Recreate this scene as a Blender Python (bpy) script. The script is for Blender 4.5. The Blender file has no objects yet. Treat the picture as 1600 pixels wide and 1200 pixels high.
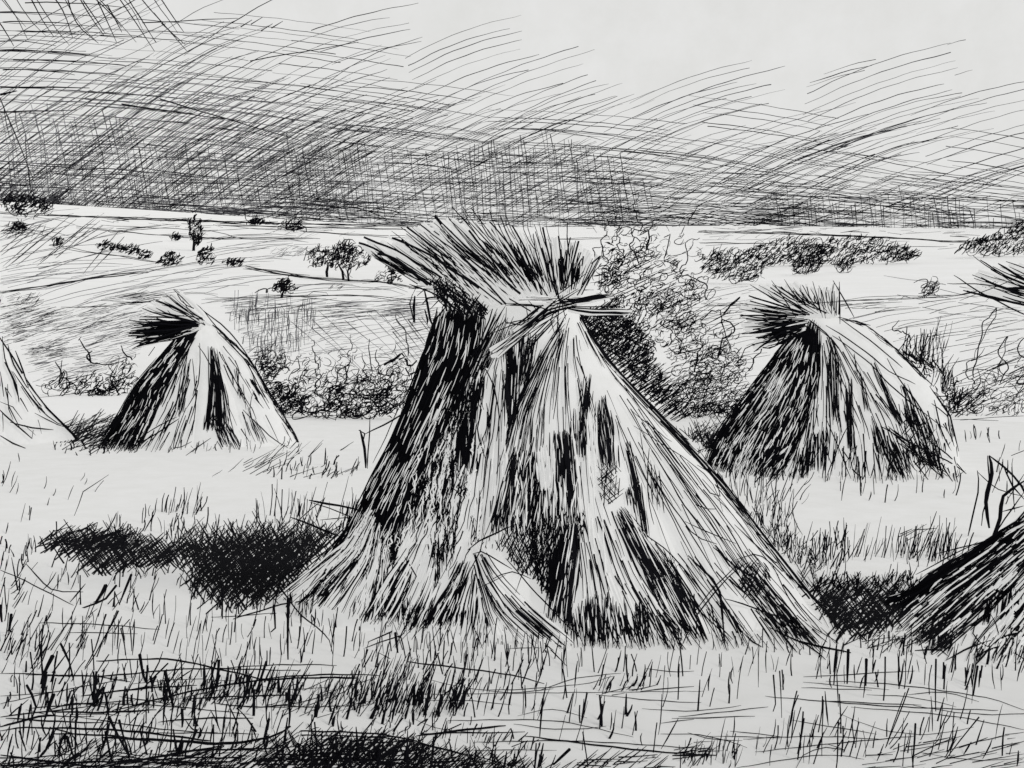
import bpy, math, random
import numpy as np
from mathutils import Vector
from mathutils.bvhtree import BVHTree
random.seed(7)
R = random.random
def U(a, b): return a + (b - a) * random.random()
def G(s): return random.gauss(0, s)

# ------------------------------------------------------------------ scene, camera, light
sc = bpy.context.scene
COL = sc.collection
F = 1715.0                      # focal length in photo pixels (photo 1600 px wide)
CAMZ = 1.5
PITCH = math.atan(83 / F)
cam_d = bpy.data.cameras.new('camera'); cam = bpy.data.objects.new('camera', cam_d); COL.objects.link(cam)
cam_d.sensor_width = 36; cam_d.lens = 36 * F / 1600
cam_d.clip_start = 0.05; cam_d.clip_end = 4000
cam.location = (0, 0, CAMZ); cam.rotation_euler = (math.pi / 2 - PITCH, 0, 0)
sc.camera = cam
sc.view_settings.view_transform = 'Standard'; sc.view_settings.look = 'None'
sc.view_settings.exposure = 0; sc.view_settings.gamma = 1
sc.cycles.max_bounces = 4; sc.cycles.diffuse_bounces = 2

SUN_EL, SUN_AZ = math.radians(40), math.radians(112)     # azimuth from +Y towards +X
w = bpy.data.worlds.new('World'); sc.world = w; w.use_nodes = True
nt = w.node_tree; nt.nodes.clear()
sky = nt.nodes.new('ShaderNodeTexSky'); sky.sky_type = 'NISHITA'; sky.sun_disc = False
sky.sun_elevation = SUN_EL; sky.sun_rotation = SUN_AZ
hs = nt.nodes.new('ShaderNodeHueSaturation'); hs.inputs['Saturation'].default_value = 0.12
bg = nt.nodes.new('ShaderNodeBackground'); bg.inputs['Strength'].default_value = 0.10
wo = nt.nodes.new('ShaderNodeOutputWorld')
nt.links.new(sky.outputs[0], hs.inputs['Color']); nt.links.new(hs.outputs[0], bg.inputs[0]); nt.links.new(bg.outputs[0], wo.inputs[0])
sd = bpy.data.lights.new('sun', 'SUN'); sd.energy = 1.35; sd.angle = math.radians(14); sd.color = (1, .975, .94)
so = bpy.data.objects.new('sun', sd); COL.objects.link(so)
sv = Vector((math.sin(SUN_AZ) * math.cos(SUN_EL), math.cos(SUN_AZ) * math.cos(SUN_EL), math.sin(SUN_EL)))
so.rotation_euler = (-sv).to_track_quat('-Z', 'Y').to_euler()

# ------------------------------------------------------------------ materials
def paper(name, col, emit, scale, base=1.0, near=False):
    m = bpy.data.materials.new(name); m.use_nodes = True
    n = m.node_tree; b = n.nodes['Principled BSDF']
    tc = n.nodes.new('ShaderNodeTexCoord'); mp = n.nodes.new('ShaderNodeMapping'); mp.inputs['Scale'].default_value = (scale,) * 3
    n1 = n.nodes.new('ShaderNodeTexNoise'); n1.inputs['Scale'].default_value = 1.0; n1.inputs['Detail'].default_value = 9; n1.inputs['Roughness'].default_value = .68
    cr = n.nodes.new('ShaderNodeValToRGB'); cr.color_ramp.elements[0].position = .3; cr.color_ramp.elements[1].position = .7
    c = col
    cr.color_ramp.elements[0].color = (c[0] * .955, c[1] * .955, c[2] * .945, 1); cr.color_ramp.elements[1].color = (c[0] * 1.03, c[1] * 1.03, c[2] * 1.03, 1)
    n.links.new(tc.outputs['Object'], mp.inputs[0]); n.links.new(mp.outputs[0], n1.inputs[0]); n.links.new(n1.outputs[0], cr.inputs[0])
    out = cr.outputs[0]
    if near:                                   # light falloff painted in: ground colour darkens towards the near edge
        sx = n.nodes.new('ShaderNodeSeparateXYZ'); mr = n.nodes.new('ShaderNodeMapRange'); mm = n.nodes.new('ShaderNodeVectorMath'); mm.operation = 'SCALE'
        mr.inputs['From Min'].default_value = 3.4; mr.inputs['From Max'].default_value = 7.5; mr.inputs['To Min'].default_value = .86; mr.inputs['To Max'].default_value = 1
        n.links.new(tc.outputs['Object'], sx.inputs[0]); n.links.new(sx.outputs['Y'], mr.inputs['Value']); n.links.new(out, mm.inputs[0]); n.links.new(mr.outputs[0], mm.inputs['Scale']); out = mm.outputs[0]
    dk = n.nodes.new('ShaderNodeVectorMath'); dk.operation = 'SCALE'; dk.inputs['Scale'].default_value = base; n.links.new(out, dk.inputs[0])
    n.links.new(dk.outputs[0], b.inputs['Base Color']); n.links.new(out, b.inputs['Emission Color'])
    b.inputs['Emission Strength'].default_value = emit; b.inputs['Roughness'].default_value = .95  # added self-glow evens out shading on ground, hills and straw
    b.inputs['Specular IOR Level'].default_value = .05
    return m
def ink(name, col):
    m = bpy.data.materials.new(name); m.use_nodes = True
    n = m.node_tree; b = n.nodes['Principled BSDF']
    n1 = n.nodes.new('ShaderNodeTexNoise'); n1.inputs['Scale'].default_value = 30
    cr = n.nodes.new('ShaderNodeValToRGB'); cr.color_ramp.elements[0].color = (*[x * .6 for x in col], 1); cr.color_ramp.elements[1].color = (*[x * 1.5 for x in col], 1)
    n.links.new(n1.outputs[0], cr.inputs[0]); n.links.new(cr.outputs[0], b.inputs['Base Color'])
    b.inputs['Roughness'].default_value = .8; b.inputs['Specular IOR Level'].default_value = .02
    return m
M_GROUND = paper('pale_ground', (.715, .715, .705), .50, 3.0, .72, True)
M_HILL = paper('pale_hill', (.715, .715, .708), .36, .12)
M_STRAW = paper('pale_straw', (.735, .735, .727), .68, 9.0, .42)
M_SKY = paper('pale_sky', (.76, .76, .752), 1.0, .02)
M_SKY.node_tree.nodes['Principled BSDF'].inputs['Base Color'].default_value = (0, 0, 0, 1)
for l in list(M_SKY.node_tree.links):
    if l.to_socket.name == 'Base Color': M_SKY.node_tree.links.remove(l)
M_SKY.node_tree.nodes['Principled BSDF'].inputs['Base Color'].default_value = (0, 0, 0, 1)
M_INK = ink('black_ink_straw', (.006, .006, .008))
M_GREY = ink('grey_ink', (.10, .10, .11))
M_FAINT = ink('faint_ink', (.23, .23, .24))

# ------------------------------------------------------------------ camera geometry
cp, sp = math.cos(PITCH), math.sin(PITCH)
def ray(px, py):
    a, b = (px - 800) / F, (600 - py) / F
    v = Vector((a, cp + b * sp, -sp + b * cp)); return v
CAM = Vector((0, 0, CAMZ))
def at(px, py, depth):                      # point on that line of sight, 'depth' metres ahead of the camera
    v = ray(px, py); return CAM + v * (depth / v.y)

# ------------------------------------------------------------------ terrain
KN = [(0, None), (18, None), (20, 646), (30, 604), (45, 563), (70, 518), (100, 482), (140, 452), (200, 418), (280, 388), (380, 361), (450, 351), (600, 400), (900, 460)]
def zk(r):
    def zz(k):
        r0, y = k
        return 0.0 if y is None else CAMZ + r0 * math.tan(math.atan((600 - y) / F) - PITCH)
    if r <= 18: return 0.0
    for a, b in zip(KN, KN[1:]):
        if r <= b[0]:
            t = (r - a[0]) / (b[0] - a[0]); return zz(a) * (1 - t) + zz(b) * t
    return zz(KN[-1])
def terrain_z(x, y):
    r = math.hypot(x, y); z = zk(r)
    if r > 60:
        u = max(-1.0, min(1.0, math.atan2(x, abs(y)) / .45))
        t = min(1, (r - 60) / 380)
        z += -u * 4.2 * t * (1 if r < 600 else .5) + t * 1.0 * math.sin(u * 5 + r * .013) 
    elif r < 16:
        z += .012 * math.sin(x * 1.7 + y) * math.sin(y * 1.3 - x * .6)
    return z
NA = 240
RS = [0.3 * 1.06 ** i for i in range(140)]; RS = [r for r in RS if r < 900] + [900]
def annulus(rs):
    vs, fs = [], []
    for r in rs:
        for k in range(NA):
            a = 2 * math.pi * k / NA; x, y = r * math.sin(a), r * math.cos(a)
            vs.append((x, y, terrain_z(x, y)))
    for i in range(len(rs) - 1):
        for k in range(NA):
            k2 = (k + 1) % NA
            fs.append((i * NA + k, (i + 1) * NA + k, (i + 1) * NA + k2, i * NA + k2))
    return vs, fs
inner = [r for r in RS if r < 19.6] + [20]; outer = [20] + [r for r in RS if r > 20.6]
gv, gf = annulus(inner); gv.append((0, 0, 0)); gf += [(len(gv) - 1, k, (k + 1) % NA) for k in range(NA)]
hv, hf = annulus(outer)
BVH_G = BVHTree.FromPolygons(gv + hv, gf + [tuple(i + len(gv) for i in f) for f in hf])
def ground_hit(px, py):
    v = ray(px, py).normalized(); h = BVH_G.ray_cast(CAM, v)
    return h[0]

# ------------------------------------------------------------------ strokes (every pen-thin straw, stem or mark is a thin 3-sided tube)
class Strokes:
    def __init__(s): s.v, s.f, s.m, s.n = [], [], [], 0
    def tube(s, P, rad, mat=0):
        P = np.asarray(P, float); n = len(P)
        if n < 2: return
        T = np.gradient(P, axis=0); L = np.linalg.norm(T, axis=1, keepdims=True); T /= np.maximum(L, 1e-9)
        view = P - np.array([0, 0, CAMZ]); A = np.cross(T, view); A /= np.maximum(np.linalg.norm(A, axis=1, keepdims=True), 1e-9)
        B = np.cross(A, T); rad = np.asarray(rad, float)[:, None]
        ring = np.stack([P + A * rad, P - A * rad, P + B * rad * 1.1], 1)      # n,3,3
        s.v.append(ring.reshape(-1, 3))
        i = np.arange(n - 1)[:, None] * 3 + s.n; q = []
        for k in range(3):
            k2 = (k + 1) % 3; q.append(np.concatenate([i + k, i + k2, i + 3 + k2, i + 3 + k], 1))
        q = np.concatenate(q, 0); s.f.append(q); s.m.append(np.full(len(q), mat)); s.n += n * 3
    def raw(s, vs, fs, mat=0):
        s.v.append(np.array(vs, float)); 
        for f in fs:
            assert len(f) == 4
        q = np.array(fs) + s.n; s.f.append(q); s.m.append(np.full(len(q), mat)); s.n += len(vs)
MATS = [M_INK, M_STRAW, M_GREY, M_FAINT]
def build(name, S, parent=None, mats=None, loc=None, extra=None):
    """one mesh object out of a stroke collection; extra = (verts, faces, mat) of a solid surface"""
    V = list(S.v); Fq = list(S.f); Mi = list(S.m); n = S.n
    V = np.concatenate(V) if V else np.zeros((0, 3)); Q = np.concatenate(Fq) if Fq else np.zeros((0, 4), int); mi = np.concatenate(Mi) if Mi else np.zeros(0, int)
    tri = []
    if extra:
        ev, ef, em = extra
        q = [f for f in ef if len(f) == 4]; t = [f for f in ef if len(f) == 3]
        V = np.concatenate([V, np.array(ev, float)])
        if q: Q = np.concatenate([Q, np.array(q) + n]); mi = np.concatenate([mi, np.full(len(q), em)])
        if t: tri = (np.array(t) + n)
    if loc is None: loc = Vector(parent.location) if parent is not None else Vector((0, 0, 0))
    V = V - np.array(loc)
    me = bpy.data.meshes.new(name)
    nq, ntr = len(Q), len(tri)
    me.vertices.add(len(V)); me.vertices.foreach_set('co', V.ravel())
    li = np.concatenate([Q.ravel(), np.array(tri).ravel()]).astype(np.int32) if ntr else Q.ravel().astype(np.int32)
    me.loops.add(len(li)); me.loops.foreach_set('vertex_index', li)
    me.polygons.add(nq + ntr)
    st = np.concatenate([np.arange(nq) * 4, nq * 4 + np.arange(ntr) * 3]).astype(np.int32)
    me.polygons.foreach_set('loop_start', st)
    mi = np.concatenate([mi, np.full(ntr, extra[2] if extra else 0)]).astype(np.int32)
    me.polygons.foreach_set('material_index', mi)
    for m in (mats or MATS): me.materials.append(m)
    me.update(calc_edges=True); me.validate()
    o = bpy.data.objects.new(name, me); COL.objects.link(o)
    if parent is not None: o.parent = parent
    else: o.location = loc
    return o
def thing(name, label, cat, loc, group=None):
    o = bpy.data.objects.new(name, None); COL.objects.link(o); o.location = loc; o.empty_display_size = .2
    o['label'] = label; o['category'] = cat
    if group: o['group'] = group
    return o
def tag(o, label=None, cat=None, group=None, kind=None):
    if label: o['label'] = label
    if cat: o['category'] = cat
    if group: o['group'] = group
    if kind: o['kind'] = kind

# pixel polylines -> smoothed, hand-wobbled, put on a real surface
def smooth(pts, step=14):
    if len(pts) == 2:
        (x0, y0), (x1, y1) = pts; L = math.hypot(x1 - x0, y1 - y0); n = max(2, int(L / 30) + 2)
        return [(x0 + (x1 - x0) * i / (n - 1), y0 + (y1 - y0) * i / (n - 1)) for i in range(n)]
    P = [pts[0]] + list(pts) + [pts[-1]]; out = []
    for i in range(1, len(P) - 2):
        a, b, c, d = P[i - 1], P[i], P[i + 1], P[i + 2]
        n = max(1, int(math.hypot(c[0] - b[0], c[1] - b[1]) / step))
        for k in range(n):
            t = k / n
            out.append(tuple(.5 * (2 * b[j] + (c[j] - a[j]) * t + (2 * a[j] - 5 * b[j] + 4 * c[j] - d[j]) * t * t + (-a[j] + 3 * b[j] - 3 * c[j] + d[j]) * t ** 3) for j in (0, 1)))
    out.append(pts[-1]); return out
def m_sky(pts, D=980.0): return [CAM + ray(*p).normalized() * D for p in pts]
def m_ground(pts):
    out = []
    for p in pts:
        h = ground_hit(*p)
        if h is None:
            if out: break
            continue
        v = h - CAM; d = v.length; out.append(CAM + v * (1 - min(.004, .010 / d) - .0006))
    return out
def m_depth(d): return lambda pts: [at(p[0], p[1], d) for p in pts]
def m_up(pts):                               # a blade standing at the lowest of its points
    b = max(pts, key=lambda p: p[1]); h = ground_hit(*b)
    if h is None: return []
    h = h - (h - CAM) * .0005
    return [at(p[0], p[1], h.y * (1 + .004 * k)) for k, p in enumerate(pts)]
def stroke(S, pts, w=1.8, mp=m_ground, mat=0, taper='end', sm=True, wob=.5, step=14):
    q = smooth(pts, step) if sm else pts
    if wob and len(q) > 2:
        ph = U(0, 6.3); q = [(x + wob * math.sin(ph + i * 1.3), y + wob * math.sin(ph * 2 + i * 1.7)) for i, (x, y) in enumerate(q)]
    P = mp(q)
    n = len(P)
    if n < 2: return
    rad = []
    for i, p in enumerate(P):
        t = i / (n - 1)
        k = {'end': 1.08 - .62 * t ** 2, 'both': .45 + .65 * math.sin(math.pi * min(1, max(0, t))) ** .6, 'none': 1, 'start': .5 + .6 * t, 'tip': 1.1 - .95 * t}[taper]
        rad.append((p - CAM).length / F * w * (.46 if w < 3 else .5) * k * (1 + G(.08)))
    S.tube([tuple(p) for p in P], rad, mat)
def inpoly(x, y, poly):
    c = False; j = len(poly) - 1
    for i in range(len(poly)):
        xi, yi = poly[i]; xj, yj = poly[j]
        if (yi > y) != (yj > y) and x < (xj - xi) * (y - yi) / (yj - yi) + xi: c = not c
        j = i
    return c
def rnd_in(poly):
    xs = [p[0] for p in poly]; ys = [p[1] for p in poly]
    while True:
        x, y = U(min(xs), max(xs)), U(min(ys), max(ys))
        if inpoly(x, y, poly): return x, y
def arc(x, y, dx, dy, bow):                  # arc from (x,y) by (dx,dy), bowed sideways
    L = math.hypot(dx, dy); nx, ny = dy / L * bow, -dx / L * bow
    return [(x, y), (x + dx * .33 + nx * .9, y + dy * .33 + ny * .9), (x + dx * .67 + nx * .9, y + dy * .67 + ny * .9), (x + dx, y + dy)]
def hatch(S, poly, ang, sp_, w=1.6, mp=m_ground, mat=0, L=None, edge=6, bow=0, jit=2, skip=.0, angj=2):
    """parallel pen hatching clipped to a polygon"""
    a = math.radians(ang); dx, dy = math.cos(a), -math.sin(a); nx, ny = -dy, dx
    t = [p[0] * nx + p[1] * ny for p in poly]; s0 = [p[0] * dx + p[1] * dy for p in poly]
    c = min(t)
    while c < max(t):
        c += sp_ * U(.6, 1.4); run = None; s = min(s0)
        while s <= max(s0) + 6:
            x, y = nx * c + dx * s, ny * c + dy * s; ins = inpoly(x, y, poly)
            if ins and run is None: run = s
            if run is not None and (not ins or (L and s - run > L * U(.6, 1.3))):
                if R() >= skip and s - run > 5:
                    aj = G(angj) * math.pi / 180; m = (run + s) / 2; h = (s - run) / 2; e0, e1 = G(edge), G(edge)
                    d2x, d2y = math.cos(a + aj), -math.sin(a + aj); mx, my = nx * c + dx * m + G(jit), ny * c + dy * m + G(jit)
                    p0 = (mx - d2x * (h + e0), my - d2y * (h + e0)); p1 = (mx + d2x * (h + e1), my + d2y * (h + e1))
                    if math.hypot(p1[0] - p0[0], p1[1] - p0[1]) > 4:
                        pl = arc(p0[0], p0[1], p1[0] - p0[0], p1[1] - p0[1], bow * U(.6, 1.3)) if bow else [p0, p1]
                        stroke(S, pl, w * U(.7, 1.25), mp, mat)
                run = None
                if ins: run = s + U(-8, 8)
            s += 4
def pl_at(pl, t):
    n = len(pl) - 1; k = min(int(t * n), n - 1); u = t * n - k
    return (pl[k][0] + (pl[k + 1][0] - pl[k][0]) * u, pl[k][1] + (pl[k + 1][1] - pl[k][1]) * u)
def band(S, Lg, Rg, n, t=(0, 1), ln=(.15, .4), w=2, mp=None, mat=0, s=(0, 1), jit=2, taper='end', wig=0, sdrift=.03):
    """strokes that flow between two guide lines"""
    for _ in range(n):
        q = U(*s); l = U(*ln); t0 = U(t[0] - l * .3, t[1] - l * .5); t1 = min(t[1] + .02, t0 + l); t0 = max(t[0], t0)
        if t1 - t0 < .015: continue
        q1 = q + G(sdrift); pts = []; jx, jy = G(jit), G(jit); m = 4 if not wig else 7
        for i in range(m):
            tt = t0 + (t1 - t0) * i / (m - 1); qq = q + (q1 - q) * i / (m - 1)
            a, b = pl_at(Lg, tt), pl_at(Rg, tt)
            pts.append((a[0] + (b[0] - a[0]) * qq + jx + G(wig), a[1] + (b[1] - a[1]) * qq + jy + G(wig * .5)))
        stroke(S, pts, w * U(.6, 1.35), mp, mat, taper)
def scrib(S, poly, n, size=(5, 10), w=1.6, mp=None, mat=0, mpf=None):
    """curly leaf scribbles"""
    for _ in range(n):
        x, y = rnd_in(poly); a = U(*size) * U(.7, 1.3); b = a * U(.22, .75); dr = U(0, 6.3); sp_ = U(.35, 1.1) * a; N = int(U(3, 11)); ph = U(0, 6.3); sg = random.choice((-1, 1))
        tilt = -.5 + G(.45); pts = []
        for i in range(N):
            a *= U(.8, 1.22); b *= U(.75, 1.28)
            u = ph + sg * i * .95; ax, ay = a * math.cos(u), b * math.sin(u)
            pts.append((x + ax * math.cos(tilt) - ay * math.sin(tilt) + math.cos(dr) * sp_ * i * .5, y + ax * math.sin(tilt) + ay * math.cos(tilt) + math.sin(dr) * sp_ * i * .35))
        stroke(S, pts, w * U(.6, 1.3), mpf() if mpf else mp, mat, 'both', step=2.2, wob=0)
def squig(S, pts, amp, w=1.5, mp=None, mat=0, wl=9):
    """a wavy stem with curls along a path"""
    q = smooth(pts, 4); out = []; ph = U(0, 6); L = 0
    for i, (x, y) in enumerate(q):
        if i: L += math.hypot(x - q[i - 1][0], y - q[i - 1][1])
        k = L / wl * 6.28 / 2 + ph; am = amp * (.6 + .4 * math.sin(L / wl * .9 + ph))
        out.append((x + am * math.sin(k), y + am * .6 * math.sin(2 * k + .5)))
    stroke(S, out, w, mp, mat, 'end', sm=False, wob=0)
def ticks(S, poly, n, L=(12, 30), ang=82, aj=12, w=1.8, mat=0, mp=m_up, bow=2):
    for _ in range(n):
        x, y = rnd_in(poly); l = U(*L) * U(.6, 1.05); a = math.radians(ang + G(aj))
        stroke(S, arc(x, y, math.cos(a) * l, -math.sin(a) * l, G(bow) * .5), w * .88 * U(.5, 1.45), mp, mat, random.choice(('end', 'none', 'both')))

# ================================================================== SKY: a wide dome segment with its ink weather lines
S = Strokes()
vs, fs = [], []; NA_, NE_ = 64, 18
for i in range(NE_ + 1):
    el = math.radians(-6 + 44 * i / NE_)
    for k in range(NA_ + 1):
        az = math.radians(-80 + 160 * k / NA_)
        vs.append((1000 * math.sin(az) * math.cos(el), 1000 * math.cos(az) * math.cos(el), 1.5 + 1000 * math.sin(el)))
for i in range(NE_):
    for k in range(NA_):
        a = i * (NA_ + 1) + k; fs.append((a, a + 1, a + NA_ + 2, a + NA_ + 1))
def ss(p, w=1.5, mat=0, **k): stroke(S, p, w, m_sky, mat, **k)
def group(x, y, stx, sty, n, dx, dy, bow, w=1.4, j=4, mat=0):
    for i in range(n):
        f = U(.8, 1.12)
        ss(arc(x + stx * i + G(j), y + sty * i + G(j * .6), dx * f, dy * f, bow * .45 * U(.8, 1.15)), w * U(.5, 1.1) * .78, mat if R() > .5 else 2, taper=random.choice(('end', 'both', 'start')))
# rising arcs, group after group (x,y of first, step, count, vector, bow)
for g in [(-60, 130, 6, 13, 12, 250, -150, 26), (-40, 300, 16, 2, 16, 250, -180, 26), (60, 240, 16, 3, 14, 230, -160, 24), (120, 330, 16, 0, 14, 240, -170, 22),
          (200, 300, 15, 2, 14, 260, -150, 24), (235, 82, 14, 9, 5, 100, -48, 8), (300, 330, 17, -1, 12, 240, -150, 22), (400, 250, 7, 11, 8, 250, -95, 18),
          (480, 50, 8, 12, 5, 150, -38, 8), (430, 300, 17, 2, 12, 240, -130, 20), (330, 220, 9, 10, 9, 240, -110, 22), (520, 250, 17, 5, 10, 210, -95, 16),
          (620, 330, 18, 0, 8, 190, -100, 14), (628, 90, 6, 13, 7, 190, -70, 16), (650, 178, 8, 13, 7, 240, -100, 22), (720, 215, 16, 5, 8, 190, -90, 14),
          (780, 330, 18, 0, 9, 170, -95, 14), (880, 260, 17, 6, 8, 160, -85, 14), (940, 210, 10, 9, 6, 200, -75, 16),
          (980, 160, 4, 12, 7, 225, -78, 16), (1010, 330, 18, -2, 7, 180, -105, 12), (1060, 250, 14, 6, 8, 230, -85, 18), (1250, 150, 2, 14, 8, 220, -78, 18),
          (1150, 320, 18, 2, 6, 200, -95, 14), (1190, 260, 18, 4, 7, 240, -80, 20), (1290, 210, 8, 13, 5, 230, -72, 18), (1420, 178, 6, 16, 9, 250, -70, 16),
          (1370, 330, 20, -3, 8, 240, -80, 16), (1120, 290, 20, 3, 5, 210, -90, 14), (1290, 118, -14, 8, 3, 90, -26, 5), (1476, 70, 26, 45, 2, 30, -8, 1)]:
    group(*g)
# near-level strokes falling to the right
for g in [(-50, 20, 0, 14, 8, 190, 8, 3), (-40, 60, 2, 15, 5, 260, 14, 4), (150, 30, 4, 15, 9, 240, 20, 5), (330, 20, -14, 11, 5, 290, 36, 6), (160, 105, -6, 12, 7, 240, 24, 5),
          (-60, 134, 4, 9, 12, 330, 18, 6), (240, 140, 2, 13, 10, 320, 36, 7), (450, 64, -8, 16, 6, 220, 30, 5), (470, 130, 4, 14, 8, 210, 30, 6), (540, 190, 0, 12, 10, 280, 28, 6),
          (-60, 230, 3, 9, 12, 300, 22, 4), (240, 220, 5, 9, 13, 300, 26, 6), (760, 170, 0, 12, 8, 280, 20, 10), (800, 200, 2, 10, 9, 300, 28, 12), (1080, 150, 6, 13, 6, 220, 34, 6),
          (1000, 215, 6, 11, 8, 260, 40, 10), (1240, 230, 8, 11, 9, 240, 44, 4), (1480, 200, 2, 15, 5, 150, 24, 4), (1130, 265, 2, 9, 8, 240, 24, 5), (1380, 275, 3, 8, 7, 250, 24, 4)]:
    group(*g)
# thickening bands above the horizon
hz_y = lambda x: 337 + x * .026
def lvl(x0, x1, y0, y1, n, L=(60, 170), w=1.4, sl=6):
    for _ in range(n):
        x = U(x0, x1); t = R() ** .7; y = y0 + (hz_y(x) + 2 - y0) * t if y1 is None else U(y0, y1)
        l = U(*L); ss(arc(x - l / 2, y, l, G(sl) + l * .05, G(3)), w * U(.45, .95) * .9, 0 if R() < .5 else 2, taper='both')
lvl(-30, 500, 235, None, 190); lvl(450, 980, 240, None, 190); lvl(900, 1250, 262, None, 140); lvl(1200, 1650, 300, None, 150, (50, 140))
lvl(-20, 640, 308, None, 210, (40, 130), 1.5); lvl(880, 1160, 315, None, 50, (40, 130), 1.3); lvl(1100, 1620, 338, None, 60, (40, 120), 1.4)
def diag(x0, x1, y0, n, dx, dy, w=1.3, pw=1):
    for _ in range(n):
        x = U(x0, x1); y = y0 + (hz_y(x) + 4 - y0) * R() ** pw; f = U(.5, 1.2)
        ss(arc(x - dx * f / 2, y, dx * f, dy * f, G(2)), w * U(.5, .95) * .85, 0 if R() < .5 else 2, taper='both')
diag(-20, 560, 220, 260, 70, -48); diag(400, 980, 250, 260, 60, -34); diag(900, 1600, 292, 210, 60, -26); diag(-20, 300, 260, 120, 55, -44, 1.5, .6)
def fine(n, x0, x1, y0, y1, dx, dy, bow, w=1.2):
    for _ in range(n):
        x, y = U(x0, x1), U(y0, y1); f = U(.6, 1.1); ss(arc(x, y, dx * f, dy * f, bow * U(.5, 1.2)), w * U(.45, .9), 0 if R() < .4 else 2, taper='both')
fine(33, -120, 330, 60, 330, 230, -130, 12); fine(29, -120, 300, 40, 230, 240, 16, 3); fine(25, 150, 520, 130, 320, 220, -110, 10); fine(21, 250, 560, 120, 250, 230, 26, 4); fine(16, 500, 800, 200, 320, 190, -85, 10); fine(15, 560, 900, 180, 260, 220, 22, 6)
fine(16, 900, 1350, 240, 330, 200, -70, 10); fine(16, 950, 1500, 230, 300, 220, 26, 4); fine(25, -100, 260, 160, 300, 120, -95, 4); fine(21, 950, 1600, 300, 350, 150, 6, 2)
# the weather goes on past both ends of the view
for g in [(-420, 140, 8, 13, 12, 250, -150, 26), (-380, 320, 20, 0, 14, 250, -170, 22), (-460, 40, 2, 15, 9, 330, 12, 4), (-460, 180, 2, 13, 12, 340, 16, 5), (1640, 150, 4, 15, 9, 240, -70, 18), (1600, 330, 22, 0, 14, 230, -80, 16), (1660, 230, 4, 12, 8, 260, 34, 6)]: group(*g)
lvl(-480, -20, 235, None, 120); lvl(1620, 2080, 300, None, 120); diag(-480, 0, 220, 120, 70, -48); diag(1620, 2080, 292, 90, 60, -26)
# upright hatch that crosses them
def posts(x0, x1, ytop, n_step, lean=10, w=1.3):
    x = x0
    while x < x1:
        x += n_step * U(.6, 1.4); y0 = ytop(x) + G(9); l = min(hz_y(x) + 4 - y0, U(45, 120))
        ss(arc(x, y0, lean * l / 60, l, G(1.5)), w * U(.4, .95), 0 if R() < .35 else 2)
        if y0 + l < hz_y(x) - 15 and R() < .9: ss(arc(x + lean, y0 + l * .8, lean * .8, hz_y(x) - y0 - l * .8 + G(6), G(1.5)), w * U(.4, .9), 0 if R() < .35 else 2)
posts(-10, 200, lambda x: 180, 9, 14); posts(200, 560, lambda x: 232, 9); posts(430, 960, lambda x: 236 - 14 * math.sin(x / 60), 8.5, 9); posts(680, 830, lambda x: 222, 10, 4)
posts(1190, 1500, lambda x: 312, 7, 5); posts(900, 1010, lambda x: 290, 11, 12); posts(-10, 520, lambda x: 285, 11, 12); posts(1440, 1620, lambda x: 330, 9, 6)
# top left corner, leaning back
for i in range(17):
    x = -14 + i * 17 + G(4); ss(arc(x - 16, -14 + G(5), 52 + G(5), 74 + G(9), G(4)), 1.5 * U(.7, 1.3))
for q in [(150, -4, 182, 66), (168, 8, 190, 50), (186, -3, 242, 80), (206, 8, 244, 66), (240, 20, 292, 80), (252, 36, 290, 70), (130, 0, 164, 52)]: ss([q[:2], q[2:]], 1.7)
for i in range(8): ss(arc(U(-30, 60), 4 + i * 15, U(80, 190), 8, 3), 1.5)
for q in [(0, 136, 140, 137, 2.4), (0, 148, 26, 142, 3), (0, 152, 60, 300, 1.6), (222, 36, 372, 28, 1.5), (190, 163, 350, 186, 2.2), (0, 175, 120, 172, 2), (250, 155, 470, 220, 1.8), (390, 95, 560, 66, 1.5)]:
    ss([q[:2], q[2:4]], q[4])
for x, y in [(362, 36), (376, 42), (392, 38), (408, 48), (424, 44)]: ss([(x, y), (x + 18, y - 11)], 1.7)
# smudged tree line low on the horizon, left and right edges
for x0, x1, y0, n in [(0, 90, 308, 70), (60, 100, 318, 20)]:
    for _ in range(n):
        x, y = U(x0 - 15, x1), U(y0, hz_y(40)); ss(arc(x, y, U(8, 26), -U(8, 22), G(3)), U(1.2, 2.2))
skyo = build('sky', S, mats=[M_INK, M_SKY, M_GREY, M_FAINT], extra=(vs, fs, 1)); tag(skyo, kind='structure')
# ================================================================== HILLS: drawn field edges, furrows and hatched slopes
S = Strokes()
def gs(p, w=1.5, mat=0, **k): stroke(S, p, w, m_ground, mat, **k)
def line(pts, w=1.6, mat=0, rep=1, j=1.2):
    for _ in range(rep): gs([(x + G(j), y + G(j)) for x, y in pts], w, mat, taper='both')
line([(-10, 332), (70, 336), (200, 342), (400, 349), (560, 352), (690, 356)], 2.2, rep=3); line([(340, 351), (500, 355), (600, 357), (680, 361)], 1.8, rep=2)
line([(820, 350), (900, 352), (950, 354)], 1.8, rep=2); line([(1090, 362), (1250, 366), (1420, 374), (1500, 378), (1600, 372)], 2, rep=3)
for _ in range(90):                                     # rough dark seam where land meets weather
    x = U(150, 640) if R() < .6 else U(1090, 1500); y = 343 + x * .016 + U(-6, 3); gs([(x, y), (x + U(8, 40), y + G(3))], U(1.2, 2.2), taper='both')
for _ in range(60):
    x = U(880, 1060); gs([(x, 352 + G(3)), (x + U(5, 14), 358 + G(3))], 1.3)
line([(120, 356), (240, 366), (340, 372), (500, 372)], 1.6, rep=2); line([(160, 352), (330, 362), (380, 372), (460, 373)], 1.4)
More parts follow.
